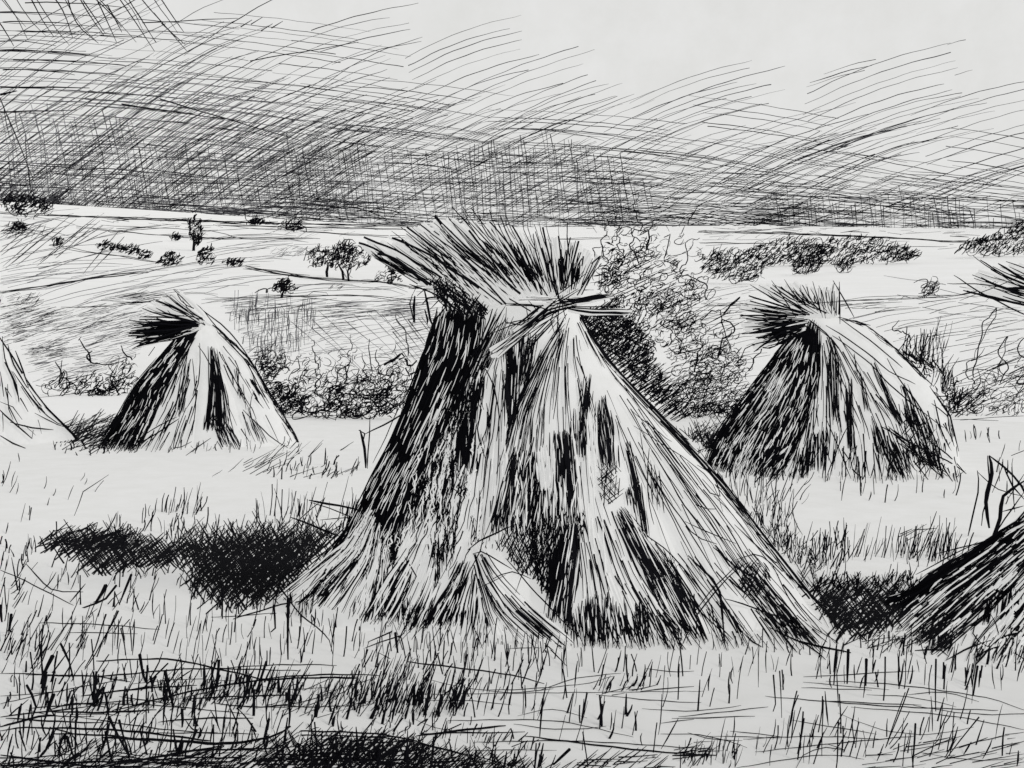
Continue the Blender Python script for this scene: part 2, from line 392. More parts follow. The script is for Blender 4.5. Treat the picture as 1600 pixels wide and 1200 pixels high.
line([(470, 361), (560, 368), (640, 371)], 1.7, rep=2); line([(350, 351), (420, 360), (520, 361)], 1.3, 2)
line([(1095, 379), (1200, 382), (1290, 383)], 1.8, rep=2); line([(1100, 368), (1170, 360), (1250, 352)], 1.2, 2)
line([(0, 457), (60, 449), (110, 440), (160, 432), (230, 425)], 2.2, rep=4, j=1.6); line([(230, 425), (300, 412), (380, 407)], 1.2, 2)
line([(85, 383), (130, 393), (200, 402), (240, 409), (285, 414)], 1.6, rep=2); line([(385, 417), (440, 430), (520, 437), (600, 442), (650, 450)], 2, rep=4)
line([(380, 418), (430, 426), (480, 434)], 2, rep=3, j=2); line([(240, 418), (228, 423), (262, 422)], 1.4)
line([(95, 480), (170, 478), (230, 470), (300, 458), (340, 460)], 1.4, rep=2); line([(320, 470), (420, 466), (560, 466), (650, 470)], 1.5, rep=4, j=3)
line([(1100, 478), (1140, 474), (1180, 478)], 1.4, rep=3, j=3); line([(1296, 472), (1370, 466), (1500, 458), (1560, 440), (1600, 436)], 1.4, rep=3, j=2)
line([(1340, 380), (1400, 386), (1480, 384)], 1.4, 2); line([(1380, 432), (1420, 436), (1480, 446)], 1.2, 2)
# long thin furrows rising to the right
for x, y, dx, dy, n, st in [(0, 402, 150, -28, 4, 9), (60, 412, 180, -46, 4, 9), (0, 430, 200, -14, 6, 6), (60, 458, 220, -40, 6, 7), (200, 448, 200, -30, 6, 8), (300, 440, 150, -20, 5, 8),
                            (120, 470, 180, -30, 4, 6), (330, 395, 130, -14, 6, 7), (400, 396, 90, -6, 5, 7), (320, 368, 160, -4, 3, 5), (0, 372, 130, -30, 6, 7), (0, 350, 120, 14, 5, 6), (430, 454, 180, -8, 5, 3), (560, 446, 80, 6, 4, 5)]:
    for i in range(n): gs(arc(x + G(12), y - st * (i - n / 2) + G(2), dx * U(.7, 1.1), dy * U(.8, 1.2), U(2, 7)), U(1, 1.5), random.choice((0, 2, 2, 3)), taper='both')
for x, y, dx, dy in [(0, 420, 90, -58), (20, 410, 120, -80), (60, 415, 130, -90), (100, 400, 80, -60), (120, 380, 50, -34), (0, 392, 70, -46), (140, 425, 60, -70), (0, 370, 36, -30), (200, 360, 70, -12)]:
    for k in range(2): gs([(x + G(8), y + G(4)), (x + dx * U(.7, 1), y + dy * U(.7, 1))], 1.3, taper='both')
hatch(S, [(0, 350), (110, 352), (60, 380), (0, 400)], 22, 6, 1.3, edge=12); hatch(S, [(120, 350), (330, 356), (330, 372), (200, 366)], 4, 4, 1.2, L=60, edge=12, skip=.2)
hatch(S, [(0, 418), (100, 404), (120, 432), (0, 452)], 12, 5, 1.1, mat=2, L=60, edge=14)
# short hatched fields
def dash(poly, n, L=(8, 22), ang=18, aj=6, w=1.5, mats=(0, 2)):
    for _ in range(n):
        x, y = rnd_in(poly); l = U(*L); a = math.radians(ang + G(aj)); gs([(x, y), (x + math.cos(a) * l, y - math.sin(a) * l)], w * U(.6, 1.3), random.choice(mats), taper='both')
dash([(0, 478), (90, 482), (150, 488), (215, 500), (200, 560), (110, 600), (50, 600), (30, 545), (0, 530)], 420, (12, 34), 14, 5, 1.4, (0, 2, 2))
dash([(0, 480), (60, 480), (90, 500), (40, 530), (0, 545)], 90, (10, 30), 16, 6, 2.0, (0,))
dash([(30, 545), (90, 535), (95, 555), (40, 562)], 60, (8, 22), 12, 6, 2.0, (0,)); dash([(0, 462), (40, 460), (60, 472), (20, 480)], 28, (8, 20), 16, 6, 2, (0,)); dash([(25, 468), (60, 466), (55, 478), (30, 478)], 18, (6, 14), 45, 8, 1.6, (0,))
dash([(150, 463), (240, 460), (225, 476), (160, 478)], 34, (15, 45), 6, 4, 1.7, (0,)); dash([(110, 480), (240, 478), (230, 520), (130, 540)], 110, (14, 36), 16, 5, 1.2, (2, 0)); 
dash([(340, 468), (650, 470), (650, 500), (560, 500), (350, 492)], 190, (14, 60), 4, 5, 1.3, (0, 2, 2)); dash([(350, 490), (520, 500), (560, 545), (430, 560), (380, 560)], 170, (8, 24), 12, 8, 1.3, (2, 2, 0))
for x0, y, x1 in [(516, 503, 555), (490, 511, 560), (530, 513, 566), (520, 498, 580), (376, 500, 440), (190, 460, 232), (216, 452, 232), (217, 456, 230)]: line([(x0, y + 2), (x1, y - 3)], 2.0)
hatch(S, [(480, 490), (680, 486), (672, 548), (600, 566), (500, 552)], 9, 7, 1.1, mat=2, L=80, edge=10, bow=3); hatch(S, [(440, 495), (600, 480), (620, 560), (560, 575), (500, 560)], -42, 13, 1.1, mat=2, edge=10)
hatch(S, [(600, 490), (690, 500), (670, 560), (620, 560)], -52, 8, 1.2, mat=0, edge=6); hatch(S, [(600, 490), (690, 500), (670, 560), (620, 560)], 14, 6, 1.1, mat=0, edge=6)
hatch(S, [(362, 478), (490, 482), (500, 560), (400, 570)], 12, 9, 1.0, mat=2, L=50, edge=8)
ticks(S, [(362, 478), (480, 480), (500, 530), (450, 570), (395, 560), (362, 510)], 130, (16, 44), 88, 5, .95, mat=2, mp=m_up)
for x in range(365, 490, 15): gs([(x - 6, 500 + G(4)), (x - 5, 488), (x, 479 + G(2)), (x + 5, 484), (x + 5, 505)], 1.2)
for x in range(385, 470, 17): gs([(x - 6, 538), (x - 4, 526), (x, 520 + G(2)), (x + 5, 526), (x + 5, 550)], 1.2)
hatch(S, [(1040, 500), (1150, 476), (1190, 520), (1200, 560), (1150, 600), (1040, 600)], 12, 7.5, 1.3, mat=0, L=110, edge=14, bow=3); hatch(S, [(1090, 470), (1180, 476), (1150, 500), (1100, 500)], 6, 4, 1.2, L=60, edge=10)
hatch(S, [(1300, 474), (1500, 458), (1600, 490), (1600, 520), (1440, 530), (1380, 530), (1330, 490)], 9, 6, 1.3, mat=0, L=120, edge=16, bow=3, skip=.12)
hatch(S, [(1400, 462), (1540, 440), (1600, 430), (1600, 500), (1480, 500)], -10, 9, 1.2, mat=2, L=90, edge=16, skip=.15); hatch(S, [(1440, 520), (1600, 500), (1600, 640), (1490, 640), (1500, 560)], 10, 7, 1.2, mat=0, L=80, edge=12, skip=.12)
hatch(S, [(1395, 520), (1470, 520), (1490, 600), (1440, 560)], 20, 8, 1.2, L=50, edge=8); hatch(S, [(1300, 474), (1400, 468), (1400, 488), (1310, 484)], 3, 3.5, 1.3, L=50, edge=8)
for q in [(60, 620, 150, 612), (110, 614, 170, 614), (440, 654, 540, 650), (1500, 655, 1600, 652), (1490, 652, 1560, 658)]: line([q[:2], q[2:]], 1.5)
dash([(1100, 374), (1270, 366), (1300, 378), (1250, 380)], 16, (10, 30), 30, 8, 1.3, (0, 2)); dash([(380, 360), (500, 356), (560, 370), (430, 374)], 26, (8, 22), 20, 9, 1.3, (0, 2)); dash([(0, 356), (60, 358), (70, 372), (0, 380)], 26, (6, 16), 40, 12, 1.7, (0,))
dash([(420, 391), (478, 388), (470, 402), (424, 402)], 30, (8, 16), 30, 8, 1.4, (0, 2)); dash([(510, 448), (535, 446), (530, 453), (512, 453)], 9, (6, 12), 30, 8, 1.8, (0,)); gs([(480, 462), (490, 456), (510, 458), (512, 461), (486, 463)], 1.3)
# slopes hidden behind the big stack and past the ends of the view
hatch(S, [(640, 480), (930, 480), (930, 560), (640, 560)], 9, 7, 1.1, mat=2, L=80, edge=10); line([(640, 470), (800, 466), (930, 470)], 1.5, rep=4, j=3); line([(640, 450), (760, 456), (930, 452)], 1.8, rep=2); line([(640, 371), (760, 376), (960, 372)], 1.6, rep=2)
dash([(-450, 470), (0, 475), (0, 620), (-450, 620)], 420, (12, 34), 14, 5, 1.3, (0, 2, 2)); line([(-450, 330), (-200, 330), (0, 332)], 2, rep=3); line([(-450, 440), (-200, 450), (0, 457)], 2, rep=3)
line([(1600, 372), (1800, 378), (2050, 380)], 2, rep=3); hatch(S, [(1600, 450), (2050, 470), (2050, 640), (1600, 640)], 10, 9, 1.2, L=110, edge=14, skip=.2)
for x, y, dx, dy in [(-420, 420, 240, -30), (-380, 400, 240, -24), (-300, 440, 260, -30), (650, 420, 200, -14), (660, 440, 220, -8), (1650, 430, 220, -20)]:
    for i in range(5): gs(arc(x + G(12), y + i * 8 - 16, dx, dy, 4), 1.3, random.choice((0, 2)), taper='both')
hatch(S, [(1090, 366), (1500, 380), (1480, 400), (1430, 386), (1290, 374), (1100, 384)], 4, 5, 1.0, mat=2, L=70, edge=12, skip=.3); hatch(S, [(1000, 440), (1180, 450), (1170, 474), (1010, 470)], 10, 6, 1.0, mat=2, L=60, edge=12, skip=.2); hatch(S, [(380, 372), (600, 372), (560, 392), (400, 400)], 5, 7, 1.0, mat=2, L=80, edge=14, skip=.25)
hills = build('hills', S, mats=[M_INK, M_HILL, M_GREY, M_FAINT], extra=(hv, hf, 1)); tag(hills, kind='structure')
# ================================================================== TREES AND BUSHES
def volm(px, py, spread):                     # strokes at scattered depths around the plant's own base
    h = ground_hit(px, py); base = h if h is not None else at(px, py, 20)
    return base, (lambda: (lambda d: (lambda pts: [at(p[0], p[1], d) for p in pts]))(base.y - .02 + G(spread * .5) * (-1 if False else 1)))
def far_tree(name, label, cat, bx, by, crowns, trunks, group=None, n=60, size=(3, 6), sp_=2.0, w=1.5, style='scrib', ang=60, loops=0):
    base, mpf = volm(bx, by, sp_); t = thing(name, label, cat, base, group)
    if trunks:
        S = Strokes()
        for tr in trunks: stroke(S, tr[0], tr[1], m_depth(base.y), 0, 'end'); stroke(S, [(x + 1.2, y) for x, y in tr[0]], tr[1] * .7, m_depth(base.y + .1), 0)
        build('trunk', S, t)
    S = Strokes()
    for poly in crowns:
        if loops: scrib(S, poly, loops, size, w * .85, mpf=mpf)
        if style == 'scrib': scrib(S, poly, int(n * .5), size, w * .85, mpf=mpf)
        for _ in range(n if style == 'scrib' or loops else n * 2):
            x, y = rnd_in(poly); l = U(size[0] * 1.2, size[1] * 1.8); a = math.radians(ang + G(14)); stroke(S, arc(x, y, math.cos(a) * l, -math.sin(a) * l, G(1.5)), w * U(.6, 1.3), mpf(), 0, 'both')
    build('crown', S, t); return t
def blob(cx, cy, rx, ry, k=.18, n=11):
    return [(cx + rx * math.cos(i * 6.283 / n) * (1 + G(k)), cy + ry * math.sin(i * 6.283 / n) * (1 + G(k))) for i in range(n)]
gT = 'distant trees and shrubs on the hills'
t = far_tree('tree', 'round-crowned far tree on its short trunk, left one of the touching pair', 'tree', 511, 433, [blob(505, 404, 27, 18, .08)], [([(511, 434), (510, 424), (513, 412)], 3)], gT, 80, (3, 6), 2, 1.5, ang=70)
t = far_tree('tree', 'wider far tree with two thin stems, right one of the touching pair', 'tree', 540, 438, [blob(546, 403, 30, 19, .08), blob(535, 398, 18, 18, .1)], [([(536, 437), (535, 424), (528, 412)], 3), ([(544, 438), (543, 424), (548, 410)], 2.4), ([(530, 416), (545, 440)], 1)], gT, 60, (3, 7), 2, 1.5, ang=60)
S = Strokes()
o = t
Sx = Strokes()
for p in [[(475, 408), (478, 396), (490, 388), (503, 384)], [(533, 382), (538, 374), (550, 374), (556, 380), (548, 384)], [(560, 384), (574, 393), (577, 405), (570, 414), (556, 421)]]: Sx = Strokes(); stroke(Sx, p, 1.3, m_depth(t.location.y), 0); build('twig', Sx, t)
far_tree('tree', 'small dark cone-shaped tree just left of the big stack crown straws', 'tree', 607, 442, [[(600, 442), (603, 425), (610, 407), (618, 425), (628, 442)]], [([(612, 442), (611, 428)], 2)], gT, 36, (2.5, 5), 1, 1.5, ang=25)
far_tree('shrub', 'pale loose shrub beside the small cone-shaped tree', 'shrub', 592, 440, [[(582, 440), (592, 424), (603, 414), (601, 440)]], None, gT, 12, (3, 5), 1, 1.2, ang=40)
far_tree('tree', 'small crooked tree alone on the slope below the pair of far trees', 'tree', 440, 466, [blob(441, 450, 20, 7, .15), blob(442, 446, 12, 8, .15)], [([(439, 467), (441, 458), (446, 450)], 3)], gT, 36, (2.5, 5), 1, 1.7, ang=25)
far_tree('tree', 'tall narrow far tree standing up to the horizon', 'tree', 303, 392, [[(296, 380), (293, 352), (304, 341), (314, 352), (315, 378), (305, 388)]], [([(302, 394), (303, 380), (302, 360)], 3)], gT, 50, (3, 7), 2, 1.6, style='dash', ang=68)
for poly, bx, by, lab, n in [([(240, 412), (250, 402), (264, 396), (280, 404), (277, 414), (255, 418)], 260, 417, 'round dark far shrub at the right end of the sloping hedge row', 42), ([(303, 404), (310, 392), (328, 386), (333, 400), (330, 415), (310, 412)], 320, 415, 'far shrub just right of the tall narrow tree foot', 40),
                            ([(345, 412), (362, 405), (377, 412), (375, 417), (350, 416)], 362, 417, 'low flat far shrub at the start of the right-running lane', 26), ([(74, 384), (86, 372), (98, 378), (96, 384), (80, 387)], 86, 385, 'tiny spiky shrub alone on the far left slope', 14),
                            ([(262, 376), (272, 366), (280, 376), (270, 378)], 270, 377, 'faint little shrub left of the tall narrow tree', 12)]:
    far_tree('shrub', lab, 'shrub', bx, by, [poly], None, gT, n, (3, 6), 1.5, 1.6, style='dash', ang=40)
for i, (x, y) in enumerate([(160, 385), (182, 388), (203, 392), (224, 399)]):
    far_tree('shrub', ['thin first', 'second', 'third', 'darkest last'][i] + ' shrub of the far sloping hedge row, counted from the left', 'shrub', x, y + 7, [blob(x, y, 13, 6, .15)], None, gT, 20, (3, 6), 1.5, 1.5, style='dash', ang=30)
for x, y, rx, ry, lab in [(455, 353, 17, 9, 'small horizon shrub above the pair of far trees'), (400, 348, 14, 4, 'low horizon shrub right of the tall narrow tree'), (25, 356, 14, 6, 'low shrub on the far left hillside below the horizon'), (36, 322, 44, 13, 'dark wood edge on the horizon at the far left')]:
    far_tree('shrub', lab, 'shrub', x, min(y + ry, 372) if y > 330 else 342, [blob(x, y, rx, ry, .12)], None, gT, int(rx * 2.2), (3, 7), 3, 1.6, ang=35)
# right-hand hedge of far bushes
for poly, lab, n in [([(1092, 420), (1096, 400), (1120, 392), (1160, 394), (1195, 404), (1190, 432), (1150, 444), (1110, 436)], 'lower left dark bush of the far hedge right of the big stack', 210),
                     ([(1160, 404), (1180, 384), (1230, 374), (1270, 378), (1290, 396), (1270, 415), (1200, 416)], 'middle dark bush of the far hedge above the right stack', 220),
                     ([(1262, 402), (1290, 376), (1340, 372), (1390, 378), (1420, 392), (1400, 408), (1330, 414), (1270, 414)], 'long right dark bush of the far hedge', 230),
                     ([(1235, 420), (1250, 404), (1284, 408), (1282, 424), (1262, 430), (1240, 428)], 'small round bush under the far hedge', 60), ([(1300, 424), (1310, 408), (1330, 410), (1326, 426)], 'tiny bush below the right end of the far hedge', 26),
                     ([(1376, 396), (1392, 386), (1440, 396), (1410, 412)], 'thin scrub trailing off the far hedge', 34), ([(1430, 466), (1446, 442), (1466, 446), (1460, 466)], 'little leaning bush on the empty right slope', 26),
                     ([(1490, 392), (1510, 376), (1560, 366), (1610, 340), (1620, 396), (1560, 402)], 'dark bush clump on the right end of the horizon', 190), ([(1400, 402), (1420, 396), (1430, 408), (1405, 412)], 'faint shrub right of the far hedge', 12)]:
    xs = [p[0] for p in poly]; ys = [p[1] for p in poly]
    far_tree('bush', lab, 'bush', sum(xs) / len(xs), max(ys), [poly], None, 'far bushes on the right', int(n * 1.35), (4, 8), 2.5, 1.35, style='dash', ang=42, loops=int(n * .25))
    o = [c for c in COL.objects if c.name.startswith('crown')][-1]
# near bushes -----------------------------------------------------
def bush(label, bx, by, leafpolys, stems=(), group='scribbly bushes along the field edge', spread=.5, extra=None):
    base, mpf = volm(bx, by, spread); t = thing('bush', label, 'bush', base, group)
    S = Strokes()
    for poly, n, size, w in leafpolys:
        scrib(S, poly, int(n * .42), (size[0] * .8, size[1] * 1.05), w * .74, mpf=mpf)
        for _ in range(int(n * .95)):
            x, y = rnd_in(poly); l = U(5, 15); a = math.radians(random.choice((35, 45, 60, -30)) + G(14)); stroke(S, arc(x, y, math.cos(a) * l, -math.sin(a) * l, G(2.5)), w * U(.5, 1.1), mpf(), 0, 'both')
    if extra: extra(S, mpf)
    build('foliage', S, t)
    if stems:
        for pts, amp, w, wl in stems: S = Strokes(); squig(S, pts, amp, w * 1.25, m_depth(base.y - .1 + G(.1)), 0, wl); build('stem', S, t)
    return t
bush('low curly bush between the two left stacks', 130, 618, [([(62, 608), (80, 598), (150, 586), (205, 580), (205, 612), (150, 622), (90, 614)], 85, (5, 12), 1.8), ([(110, 600), (140, 575), (210, 555), (225, 575), (200, 600)], 26, (5, 12), 1.4), ([(130, 600), (190, 596), (190, 620), (140, 620)], 35, (5, 12), 2.2)],
     [([(142, 566), (138, 552), (124, 530), (121, 532), (127, 526)], 1.5, 1.8, 16), ([(142, 567), (136, 556), (144, 548)], 1, 2.2, 9), ([(205, 562), (192, 548), (188, 540)], 2, 1.8, 12), ([(98, 588), (92, 574), (86, 564)], 2, 1.8, 10), ([(142, 566), (170, 570), (195, 562)], 3, 1.4, 14), ([(75, 580), (84, 580)], 1, 1.3, 9)])
def hatchx(poly, ang, sp_, w=1.5, **k): return lambda S, mpf: hatch(S, poly, ang, sp_, w, mp=mpf(), **k)
bush('dark curly bush right beside the left stack, left third of the hedge', 440, 648, [([(398, 570), (420, 560), (440, 590), (475, 610), (480, 648), (425, 650), (415, 620)], 120, (5, 11), 1.9), ([(395, 556), (430, 540), (450, 580), (410, 590)], 70, (4, 9), 1.6), ([(430, 600), (470, 620), (470, 648), (430, 648)], 50, (5, 10), 2.4)],
     [([(450, 580), (446, 566), (444, 545)], 3, 1.6, 10), ([(456, 584), (470, 572), (462, 560), (458, 572)], 3, 1.3, 12), ([(404, 590), (400, 570), (406, 555)], 2, 1.5, 10)], extra=lambda S, f: hatch(S, [(400, 580), (440, 600), (470, 645), (430, 645)], 20, 5, 1.6, mp=f(), edge=5))
bush('curly bush with tall wiry stems, middle third of the hedge', 520, 654, [([(440, 590), (470, 548), (540, 545), (580, 560), (570, 600), (480, 600)], 34, (4, 8), 1.2), ([(465, 640), (480, 605), (520, 592), (560, 602), (575, 640), (560, 655), (490, 650)], 110, (5, 11), 1.8), ([(505, 610), (535, 600), (540, 640), (510, 640)], 32, (4, 8), 2.4), ([(450, 600), (470, 570), (530, 575), (570, 580), (560, 610), (480, 620)], 70, (4, 9), 1.4), ([(480, 640), (560, 640), (560, 652), (480, 652)], 40, (5, 12), 1.8)],
     [([(497, 590), (495, 570), (490, 548), (488, 530)], 5, 1.7, 9), ([(540, 600), (543, 570), (548, 545), (548, 522)], 4, 1.4, 12), ([(524, 600), (530, 580), (545, 570), (540, 590), (530, 600)], 2, 1.5, 14), ([(490, 606), (500, 590), (506, 582)], 2, 2, 10), ([(512, 608), (526, 602), (530, 610), (522, 618)], 2, 2, 10), ([(476, 600), (470, 585), (480, 575)], 3, 1.4, 9)])
bush('curly bush touching the big stack, right third of the hedge', 600, 655, [([(560, 590), (590, 548), (640, 545), (640, 590)], 26, (4, 9), 1.2), ([(632, 640), (640, 590), (700, 585), (740, 600), (740, 650), (640, 655)], 90, (5, 12), 1.7), ([(545, 640), (560, 600), (600, 585), (630, 590), (632, 630), (610, 652), (560, 654)], 130, (5, 12), 1.8), ([(580, 610), (615, 610), (610, 645), (575, 640)], 40, (5, 9), 2.3), ([(545, 600), (600, 560), (640, 575), (625, 620), (560, 620)], 46, (5, 12), 1.4), ([(550, 600), (590, 590), (590, 620), (560, 620)], 16, (8, 15), 1.5)],
     [([(582, 578), (578, 560), (576, 530)], 2, 1.4, 14), ([(596, 588), (590, 568), (586, 552), (590, 545)], 4, 1.6, 10), ([(570, 590), (568, 565), (565, 552)], 3, 1.5, 9), ([(600, 570), (618, 560), (628, 552), (633, 558), (622, 562)], 1.5, 3, 18), ([(632, 560), (640, 572), (648, 566), (652, 562)], 2, 2.6, 10), ([(634, 575), (640, 588), (650, 578), (640, 595)], 3, 2, 10), ([(638, 556), (636, 530), (632, 516), (620, 500), (618, 490), (624, 496)], 1.5, 1.4, 16), ([(560, 600), (560, 585), (575, 600)], 2, 1.5, 8)])
# the large bush behind the big stack
def bigx(S, f):
    for _ in range(3): hatch(S, [(905, 490), (960, 470), (1020, 560), (1080, 640), (1060, 660), (960, 580), (900, 505)], U(30, 60), 4.5, 1.6, mp=f(), L=34, edge=6)
    hatch(S, [(905, 500), (985, 490), (1000, 540), (1040, 620), (1060, 660), (990, 590), (930, 530)], -30, 5, 1.5, mp=f(), L=30, edge=6)
    hatch(S, [(945, 400), (1060, 400), (1080, 470), (960, 470)], 25, 6, 1.3, mp=f(), L=46, edge=10)
    hatch(S, [(920, 480), (1000, 470), (1010, 560), (930, 540)], 62, 4.5, 1.9, mp=f(), L=30, edge=6); hatch(S, [(1000, 590), (1060, 600), (1080, 650), (1030, 650)], 40, 4.5, 1.8, mp=f(), L=24, edge=6)
    hatch(S, [(1020, 455), (1150, 470), (1140, 520), (1000, 500)], 28, 7, 1.2, mp=f(), L=50, edge=10)
bush('tall dark airy bush rising behind the right shoulder of the big stack', 1010, 655, [([(1000, 345), (1060, 350), (1100, 400), (1060, 420), (1010, 400)], 22, (5, 10), 1.3), ([(925, 470), (930, 430), (945, 400), (1010, 385), (1060, 420), (1090, 440), (1085, 520), (1000, 500)], 250, (4, 9), 1.6), ([(900, 495), (960, 480), (1010, 510), (1020, 560), (1060, 640), (1020, 620), (940, 540)], 380, (4, 8), 2.0),
      ([(940, 350), (960, 345), (1010, 360), (1030, 400), (940, 410)], 46, (4, 9), 1.7), ([(1010, 500), (1080, 490), (1120, 560), (1110, 640), (1060, 640)], 170, (5, 10), 1.6), ([(1050, 420), (1090, 430), (1110, 480), (1060, 470)], 26, (5, 10), 1.5), ([(935, 420), (975, 410), (975, 450), (935, 450)], 50, (4, 9), 2.2), ([(955, 470), (1000, 460), (1060, 470), (1050, 490), (960, 500)], 60, (4, 8), 2.0)],
     [([(945, 400), (940, 380), (950, 350), (938, 335)], 5, 1.6, 11), ([(1000, 410), (985, 380), (1000, 350), (990, 325), (1000, 300)], 6, 1.7, 12), ([(1040, 400), (1044, 380), (1048, 366), (1036, 372)], 2, 1.6, 14), ([(1075, 350), (1082, 335), (1095, 318)], 3, 1.6, 11), ([(1060, 430), (1075, 400), (1070, 380), (1090, 372)], 4, 1.5, 13),
      ([(970, 395), (965, 360), (975, 345)], 5, 1.6, 10), ([(1012, 390), (1015, 360), (1020, 345)], 5, 2.2, 11), ([(1100, 470), (1105, 450), (1095, 440), (1070, 430), (1060, 440), (1085, 445)], 3, 1.6, 14), ([(925, 430), (930, 395), (925, 388), (950, 386)], 3, 1.5, 12), ([(1045, 540), (1050, 520), (1030, 505)], 3, 1.6, 10)], spread=.9, extra=bigx)
bush('looser spreading bush filling the gap left of the right stack', 1110, 652, [([(1060, 600), (1080, 560), (1130, 540), (1170, 570), (1165, 620), (1130, 650), (1075, 650)], 230, (5, 11), 1.6), ([(1050, 520), (1100, 500), (1150, 520), (1150, 560), (1070, 570)], 50, (5, 11), 1.4), ([(1050, 640), (1150, 630), (1150, 650), (1060, 655)], 60, (5, 10), 1.9)],
     [([(1122, 560), (1130, 530), (1150, 515), (1128, 500), (1140, 540), (1146, 556)], 2, 2.0, 14), ([(1170, 580), (1180, 560), (1190, 540), (1165, 545), (1150, 580)], 3, 1.6, 12), ([(1130, 490), (1145, 475), (1157, 464), (1140, 476)], 1, 2.0, 12), ([(1086, 580), (1092, 550), (1100, 520), (1096, 500)], 4, 1.8, 12), ([(1070, 560), (1060, 530), (1050, 510)], 4, 1.6, 12), ([(1094, 500), (1120, 484), (1128, 500), (1100, 520)], 3, 1.4, 12)], spread=.6,
     extra=lambda S, f: [hatch(S, [(1050, 600), (1160, 570), (1165, 625), (1120, 655), (1060, 650)], a, 6, 1.4, mp=f(), L=36, edge=6) for a in (12, 50)])
bush('sparse bush with grass stems at the foot of the right stack, its right side', 1460, 652, [([(1455, 640), (1470, 600), (1500, 590), (1530, 610), (1530, 648), (1490, 652)], 50, (5, 11), 1.6)],
     [([(1420, 530), (1416, 520), (1395, 515), (1405, 500)], 3, 1.5, 11), ([(1450, 590), (1440, 560), (1445, 540)], 4, 1.7, 10)], extra=lambda S, f: [ticks(S, [(1395, 545), (1430, 540), (1480, 590), (1500, 640), (1490, 650), (1470, 620)], 90, (14, 50), 82, 14, 1.6, mp=f()), ticks(S, [(1410, 550), (1470, 575), (1480, 590), (1430, 570)], 40, (10, 22), 130, 18, 1.8, mp=f()), ticks(S, [(1440, 520), (1480, 540), (1480, 580), (1440, 560)], 20, (24, 60), 80, 10, 1.2, mp=f()), hatch(S, [(1490, 600), (1540, 620), (1500, 650), (1480, 645)], 40, 4, 1.7, mp=f(), edge=5)])
bush('pale curling bush at the right edge of the field', 1570, 648, [([(1500, 645), (1520, 600), (1600, 560), (1620, 640), (1560, 650)], 80, (8, 16), 1.4)],
     [([(1560, 600), (1575, 575), (1560, 550), (1575, 525), (1565, 560), (1555, 600)], 3, 1.4, 20), ([(1520, 590), (1530, 540), (1540, 500), (1560, 482), (1540, 520), (1520, 560)], 3, 1.4, 18), ([(1600, 560), (1590, 540), (1610, 520)], 4, 1.4, 16), ([(1520, 600), (1508, 570), (1525, 560), (1540, 545)], 4, 1.3, 14), ([(1600, 600), (1588, 598), (1600, 585)], 2, 2, 10)], extra=lambda S, f: hatch(S, [(1510, 560), (1600, 520), (1620, 640), (1520, 650)], 24, 9, 1.2, mp=f(), L=60, edge=12))
# ================================================================== FIELD: pale ground, hatched-in shadows and cut stubble
S = Strokes()
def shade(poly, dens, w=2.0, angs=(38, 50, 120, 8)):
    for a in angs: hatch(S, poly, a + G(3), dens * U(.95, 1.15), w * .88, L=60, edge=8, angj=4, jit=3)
# cast shadow of the big stack, inked on the ground to its left
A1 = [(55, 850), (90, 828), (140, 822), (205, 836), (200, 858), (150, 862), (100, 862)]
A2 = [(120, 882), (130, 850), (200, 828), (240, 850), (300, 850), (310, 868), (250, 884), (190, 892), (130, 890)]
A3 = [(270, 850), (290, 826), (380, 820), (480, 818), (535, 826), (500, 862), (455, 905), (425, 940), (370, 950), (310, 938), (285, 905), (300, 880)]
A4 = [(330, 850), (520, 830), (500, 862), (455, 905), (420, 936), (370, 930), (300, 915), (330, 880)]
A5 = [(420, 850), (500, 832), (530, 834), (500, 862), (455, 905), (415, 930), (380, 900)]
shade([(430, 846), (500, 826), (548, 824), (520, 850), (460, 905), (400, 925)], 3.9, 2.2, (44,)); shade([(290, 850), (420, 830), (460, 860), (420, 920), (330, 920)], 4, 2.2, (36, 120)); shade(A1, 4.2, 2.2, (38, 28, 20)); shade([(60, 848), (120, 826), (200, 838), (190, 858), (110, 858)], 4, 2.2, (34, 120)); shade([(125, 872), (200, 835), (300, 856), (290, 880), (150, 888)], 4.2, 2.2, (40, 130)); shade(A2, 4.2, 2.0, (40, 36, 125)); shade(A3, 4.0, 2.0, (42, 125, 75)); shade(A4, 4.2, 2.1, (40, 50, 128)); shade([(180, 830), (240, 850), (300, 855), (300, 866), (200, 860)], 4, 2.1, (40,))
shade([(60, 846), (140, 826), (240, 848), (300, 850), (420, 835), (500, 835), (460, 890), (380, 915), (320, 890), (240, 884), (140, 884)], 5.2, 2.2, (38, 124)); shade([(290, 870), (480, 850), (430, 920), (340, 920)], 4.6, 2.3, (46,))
# between the big and right-hand stacks
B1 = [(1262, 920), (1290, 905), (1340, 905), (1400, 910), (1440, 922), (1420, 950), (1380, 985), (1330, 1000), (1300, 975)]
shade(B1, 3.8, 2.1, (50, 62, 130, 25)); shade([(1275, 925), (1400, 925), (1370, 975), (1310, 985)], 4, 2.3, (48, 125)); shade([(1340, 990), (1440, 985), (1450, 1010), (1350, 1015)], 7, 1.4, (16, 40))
# shadows of the left and right stacks, hatched onto the ground
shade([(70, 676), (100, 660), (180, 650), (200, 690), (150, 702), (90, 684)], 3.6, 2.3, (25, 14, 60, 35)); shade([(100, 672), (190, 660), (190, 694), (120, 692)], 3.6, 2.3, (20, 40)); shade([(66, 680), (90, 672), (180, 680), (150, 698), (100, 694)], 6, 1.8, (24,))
shade([(1080, 662), (1135, 665), (1150, 690), (1180, 735), (1130, 728), (1100, 706)], 3.6, 2.3, (45, 20, 120, 60)); shade([(1240, 885), (1280, 905), (1300, 960), (1270, 920)], 6, 1.4, (60, 120))
